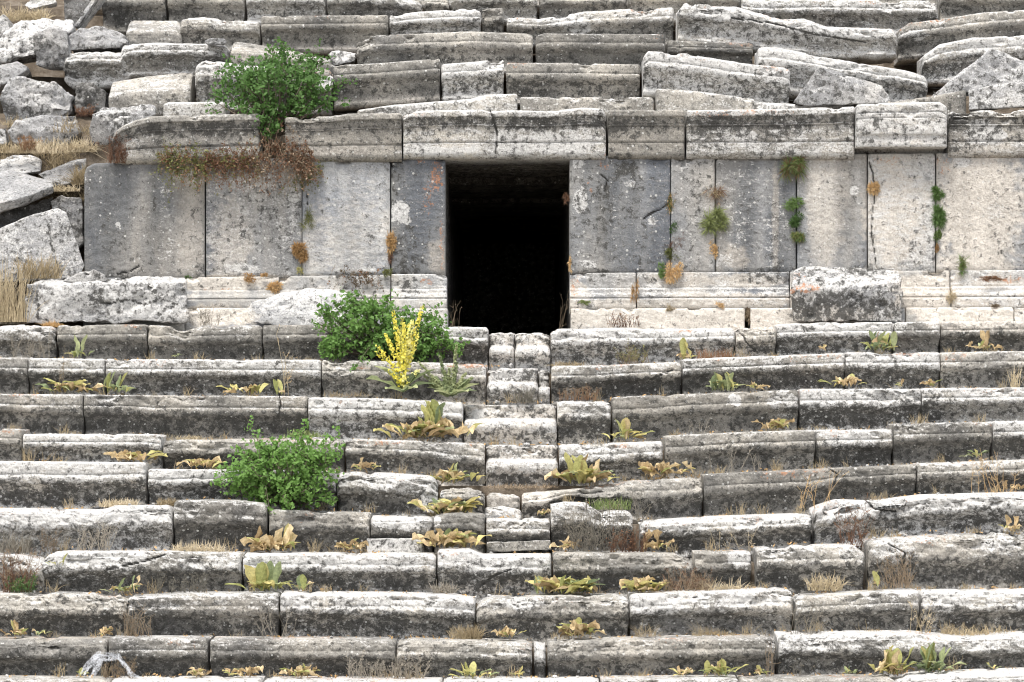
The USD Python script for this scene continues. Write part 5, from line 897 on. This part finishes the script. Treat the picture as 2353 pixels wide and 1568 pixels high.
for a in [
 ('olive spiky plant on the joint below the trailing weeds', 705, 502, 28, 32, 'olive', 90, 0, .2, 'wall_plant', WD, .003, .6),
 ('round tan cushion plant on the joint, left of the doorway', 688, 578, 22, 25, 'ball', 900, .01),
 ('small greenish tuft just under the round tan cushion', 690, 622, 10, 14, 'lime', 90, .0, .2, 'wall_plant', WD, .0025, .4),
 ('ochre upright cushion on the joint beside the left door slab', 898, 556, 13, 30, 'ball', 380, .0),
 ('thin pinkish dead tuft just under the ochre upright cushion', 897, 592, 9, 20, 'rust', 50, .0, .2, 'wall_plant', WD, .0022, .5),
 ('flat tan tuft on the ledge left of the brown roots', 575, 640, 15, 13, 'ball', 220, .04),
 ('tiny tan tuft on the ledge', 608, 633, 11, 7, 'ball', 120, .04),
 ('round tan cushion on the base moulding, above the cream rock', 632, 661, 18, 17, 'ball', 480, .02),
 ('olive cushion at the joint\'s foot beside the left door slab', 892, 629, 12, 12, 'olive', 200, .05),
 ('tiny green plant above the big white block', 434, 638, 9, 5, 'moss', 70, .05),
 ('olive brown tuft on the first joint right of the doorway', 1543, 466, 13, 27, 'olive', 260, .0, .4, 'wall_plant', WD, .003, .3, 'plant', None, 'ball', .4),
 ('small green tuft on the first joint right of the doorway', 1548, 522, 12, 18, 'moss', 220, .0),
 ('wispy pinkish dead stems on the first joint right of the doorway', 1553, 555, 24, 28, 'rust', 70, .0, .6, 'wall_plant', WD, .002, .6),
 ('dark green tuft low on the first joint right of the doorway', 1547, 583, 22, 18, 'olive', 260, .0, .2, 'wall_plant', WD, .003, .4),
 ('deep green tuft left of the tan mat, right of the doorway', 1521, 622, 11, 22, 'moss', 240, .04),
 ('tan hanging mat at the foot of the first joint', 1549, 627, 23, 29, 'ball', 420, .05, .3),
 ('brown drooping dead tuft on the second joint right of the doorway', 1640, 450, 29, 28, 'rust', 170, .0, .8, 'wall_plant', WD, .0025, .4, 'plant', None, 'straw', .5),
 ('bright green bushy plant on the second joint right of the doorway', 1648, 506, 38, 38, 'grass', 520, .0, .3, 'wall_plant', WD, .004, .35),
 ('tan tail below the bright green bushy plant', 1640, 572, 12, 21, 'ball', 240, .0),
 ('big green and brown tuft hanging from under the cornice', 1820, 376, 34, 45, 'grass', 560, .02, .4, 'wall_plant', WD, .0035, .3, 'plant', None, 'rust', .35),
 ('upper dark green cushion on the third joint right of the doorway', 1824, 467, 24, 18, 'moss', 420, .0),
 ('middle dark green cushion on the third joint right of the doorway', 1829, 503, 17, 21, 'moss', 400, .0),
 ('lower olive cushion on the third joint right of the doorway', 1833, 546, 18, 23, 'olive', 400, .0, .2, 'wall_plant', WD, .003, .2, 'plant', None, 'moss', .4),
 ('round tan cushion on the crack, right part of the wall', 2010, 437, 16, 22, 'ball', 520, .0),
 ('upper green tuft on the rightmost overgrown joint', 2154, 446, 21, 21, 'moss', 340, .0, .1, 'wall_plant', WD, .0035, .25),
 ('larger green tuft on the rightmost overgrown joint', 2154, 497, 23, 30, 'moss', 480, .0, .1, 'wall_plant', WD, .0035, .2),
 ('small green tuft low on the rightmost overgrown joint', 2152, 538, 12, 18, 'grass', 240, .0),
 ('thin tan tail below the rightmost overgrown joint\'s tufts', 2154, 568, 6, 14, 'ball', 110, .0),
 ('upright green sprig at the wall\'s foot near the right edge', 2213, 609, 21, 25, 'olive', 200, .03, .0, 'wall_plant', WD, .003, .5, 'plant', None, 'moss', .5),
 ('tan drooping tuft on the right base moulding', 2183, 679, 18, 24, 'straw', 160, .10, .5, 'wall_plant', WD, .003, .4),
 ('thin tan weed across the base moulding right of the doorway', 1458, 668, 12, 30, 'ball', 150, .10, .4, 'wall_plant', WD, .0025, .3),
 ('small green plant on the base moulding beside the doorway', 1343, 698, 15, 8, 'grass', 120, .12, .3, 'wall_plant', WD, .004, .3),
 ('pale little tuft on the plinth right of the doorway', 1541, 712, 14, 12, 'straw', 130, .13, .2, 'wall_plant', WD, .0025, .4),
 ('small pinkish tuft on the plinth left of the dark plinth gap', 1652, 703, 13, 10, 'ball', 110, .13, .2, 'wall_plant', WD, .0025, .4),
 ('brown weed filling the dark plinth gap', 1718, 722, 9, 22, 'brown', 170, .08, .4, 'wall_plant', WD, .003, .3),
 ('brown tuft on the plinth near the right edge', 2284, 703, 14, 7, 'brown', 120, .13, .3, 'wall_plant', WD, .003, .3),
 ('brown mat on the base moulding ledge near the right edge', 2270, 642, 36, 9, 'rust', 160, .10, .3, 'wall_plant', WD, .003, .3),
 ('dry brown tuft hanging in the doorway\'s right edge', 1302, 457, 10, 15, 'rust', 110, .0, .4, 'wall_plant', WD, .003, .4),
 ('tan tuft low on the doorway\'s right edge', 1309, 612, 7, 26, 'ball', 110, .0, .3, 'wall_plant', WD, .003, .4),
 ('green moss under the cornice right of the olive trailing weed', 758, 366, 22, 6, 'olive', 140, .01, .2, 'wall_plant', WD, .003, .3)]:
    cushion(*a)
# torn white plastic scrap
pl = thing('plastic_scrap', 'torn white translucent plastic film draped over the ninth seat row', 'litter')
rng = np.random.RandomState(5)
for pts, w in [([(182, 1556), (195, 1532), (213, 1508), (220, 1506), (208, 1530), (200, 1562)], .040), ([(205, 1520), (222, 1505), (236, 1512), (246, 1520), (252, 1526)], .022), ([(236, 1508), (258, 1512), (280, 1532), (300, 1556), (316, 1564)], .030), ([(210, 1530), (222, 1516), (240, 1522), (252, 1518)], .02), ([(262, 1506), (268, 1516), (276, 1530)], .025)]:
  for _ in range(3):
    P = np.array([TR(10, x + rng.normal(0, 6), y + rng.normal(0, 3), .26 + .10 * rng.rand()) for x, y in pts]); n, m = 14, 5; w_ = w * rng.uniform(.2, .6); t = np.linspace(0, len(P) - 1, n); C = np.stack([np.interp(t, np.arange(len(P)), P[:, k]) for k in range(3)], -1)
    tg = np.gradient(C, axis=0); sd_ = np.cross(tg, [0, -1, 0]); sd_ /= np.linalg.norm(sd_, axis=1, keepdims=True); u = np.linspace(-1, 1, m)
    V = C[:, None] + sd_[:, None] * u[None, :, None] * w_ * np.sin(np.linspace(.5, 2.7, n))[:, None, None]; V = V + (fbm(V.reshape(-1, 3) * 14, 2, 4).reshape(n, m, 1) - .5) * np.array([.01, .07, .02])
    i, j = np.meshgrid(np.arange(n - 1), np.arange(m - 1), indexing='ij'); q = np.stack([i * m + j, i * m + j + 1, (i + 1) * m + j + 1, (i + 1) * m + j], -1).reshape(-1, 4)
    mesh('film_strip', V.reshape(-1, 3), q, LM['film'], pl)

# uncountable litter: small stones, dead leaves and wisps of grass caught on the treads and in the rubble
rng = np.random.RandomState(77); gv, lt, wg = MB(), MB(), MB()
def pebble(c, r):
    ic = trimesh.creation.icosphere(1, 1.0); v = ic.vertices * rng.uniform(.6, 1.2, 3) * r; v = v * (1 + .35 * (noise(ic.vertices * 2 + rng.uniform(0, 50, 3)) - .5))[:, None]; gv.add(v + c, ic.faces)
for k in range(260):
    r = rng.randint(2, 11); px = rng.uniform(-40, 2400); pebble(tread(r, px, rowtop(r, px) + 1, rng.uniform(.30, .55)) + [0, 0, .004], rng.uniform(.006, .018) * (1.7 if abs(px - 1190) < 90 else 1))
for k in range(2600):
    r = rng.randint(2, 11); px = rng.uniform(-40, 2400)
    if noise(np.array([px / 70, r * 3.7, .5])) < .42: continue
    c = tread(r, px, rowtop(r, px) + 1, rng.uniform(.34, .60)) + [0, 0, abs(rng.normal(0, .012))]; e, g_ = rng.normal(0, 1, 3), rng.normal(0, 1, 3); e /= np.linalg.norm(e); g_ /= np.linalg.norm(g_); q = rng.uniform(.008, .024)
    lt.add([c - e * q, c + g_ * q * .5, c + e * q, c - g_ * q * .5], [[0, 1, 2], [0, 2, 3]])
for k in range(230):
    r = rng.randint(2, 11); px = rng.uniform(-40, 2400); o = tread(r, px, rowtop(r, px) + 1, rng.uniform(.40, .56)); blades(wg, o, rng.randint(5, 22), rng.uniform(.05, .19), .06, rng, .5, .5, .0024)
for k in range(150):
    px = rng.uniform(-40, 230); py = rng.uniform(280, 640); blades(wg, world(px, py, 38.2 + (640 - py) / 360 * .7, rng.uniform(.0, .25)), 26, rng.uniform(.10, .24), .10, rng, .7, .8, .003)
for mb, nm, mt, lab in ((gv, 'gravel', MATS['rubble_limestone'], 'small broken stones scattered over the treads and rubble'), (lt, 'leaf_litter', LM['ball'], 'dead leaf and straw litter along the foot of the seats'), (wg, 'sparse_dead_grass', LM['straw'], 'thin wisps of dead grass along the seat rows')):
    v, f = np.vstack(mb.v), np.vstack(mb.f); n = len(v)
    tag(mesh(nm, v, f, mt, attrs={'paint': np.zeros((n, 3)), 'stain_shade': np.full(n, .3), 'rust': np.zeros(n), 'tone': np.full(n, .9)} if nm == 'gravel' else None, smooth=nm == 'gravel'), lab, {'gravel': 'gravel', 'leaf_litter': 'litter', 'sparse_dead_grass': 'grass'}[nm], None, 'stuff')
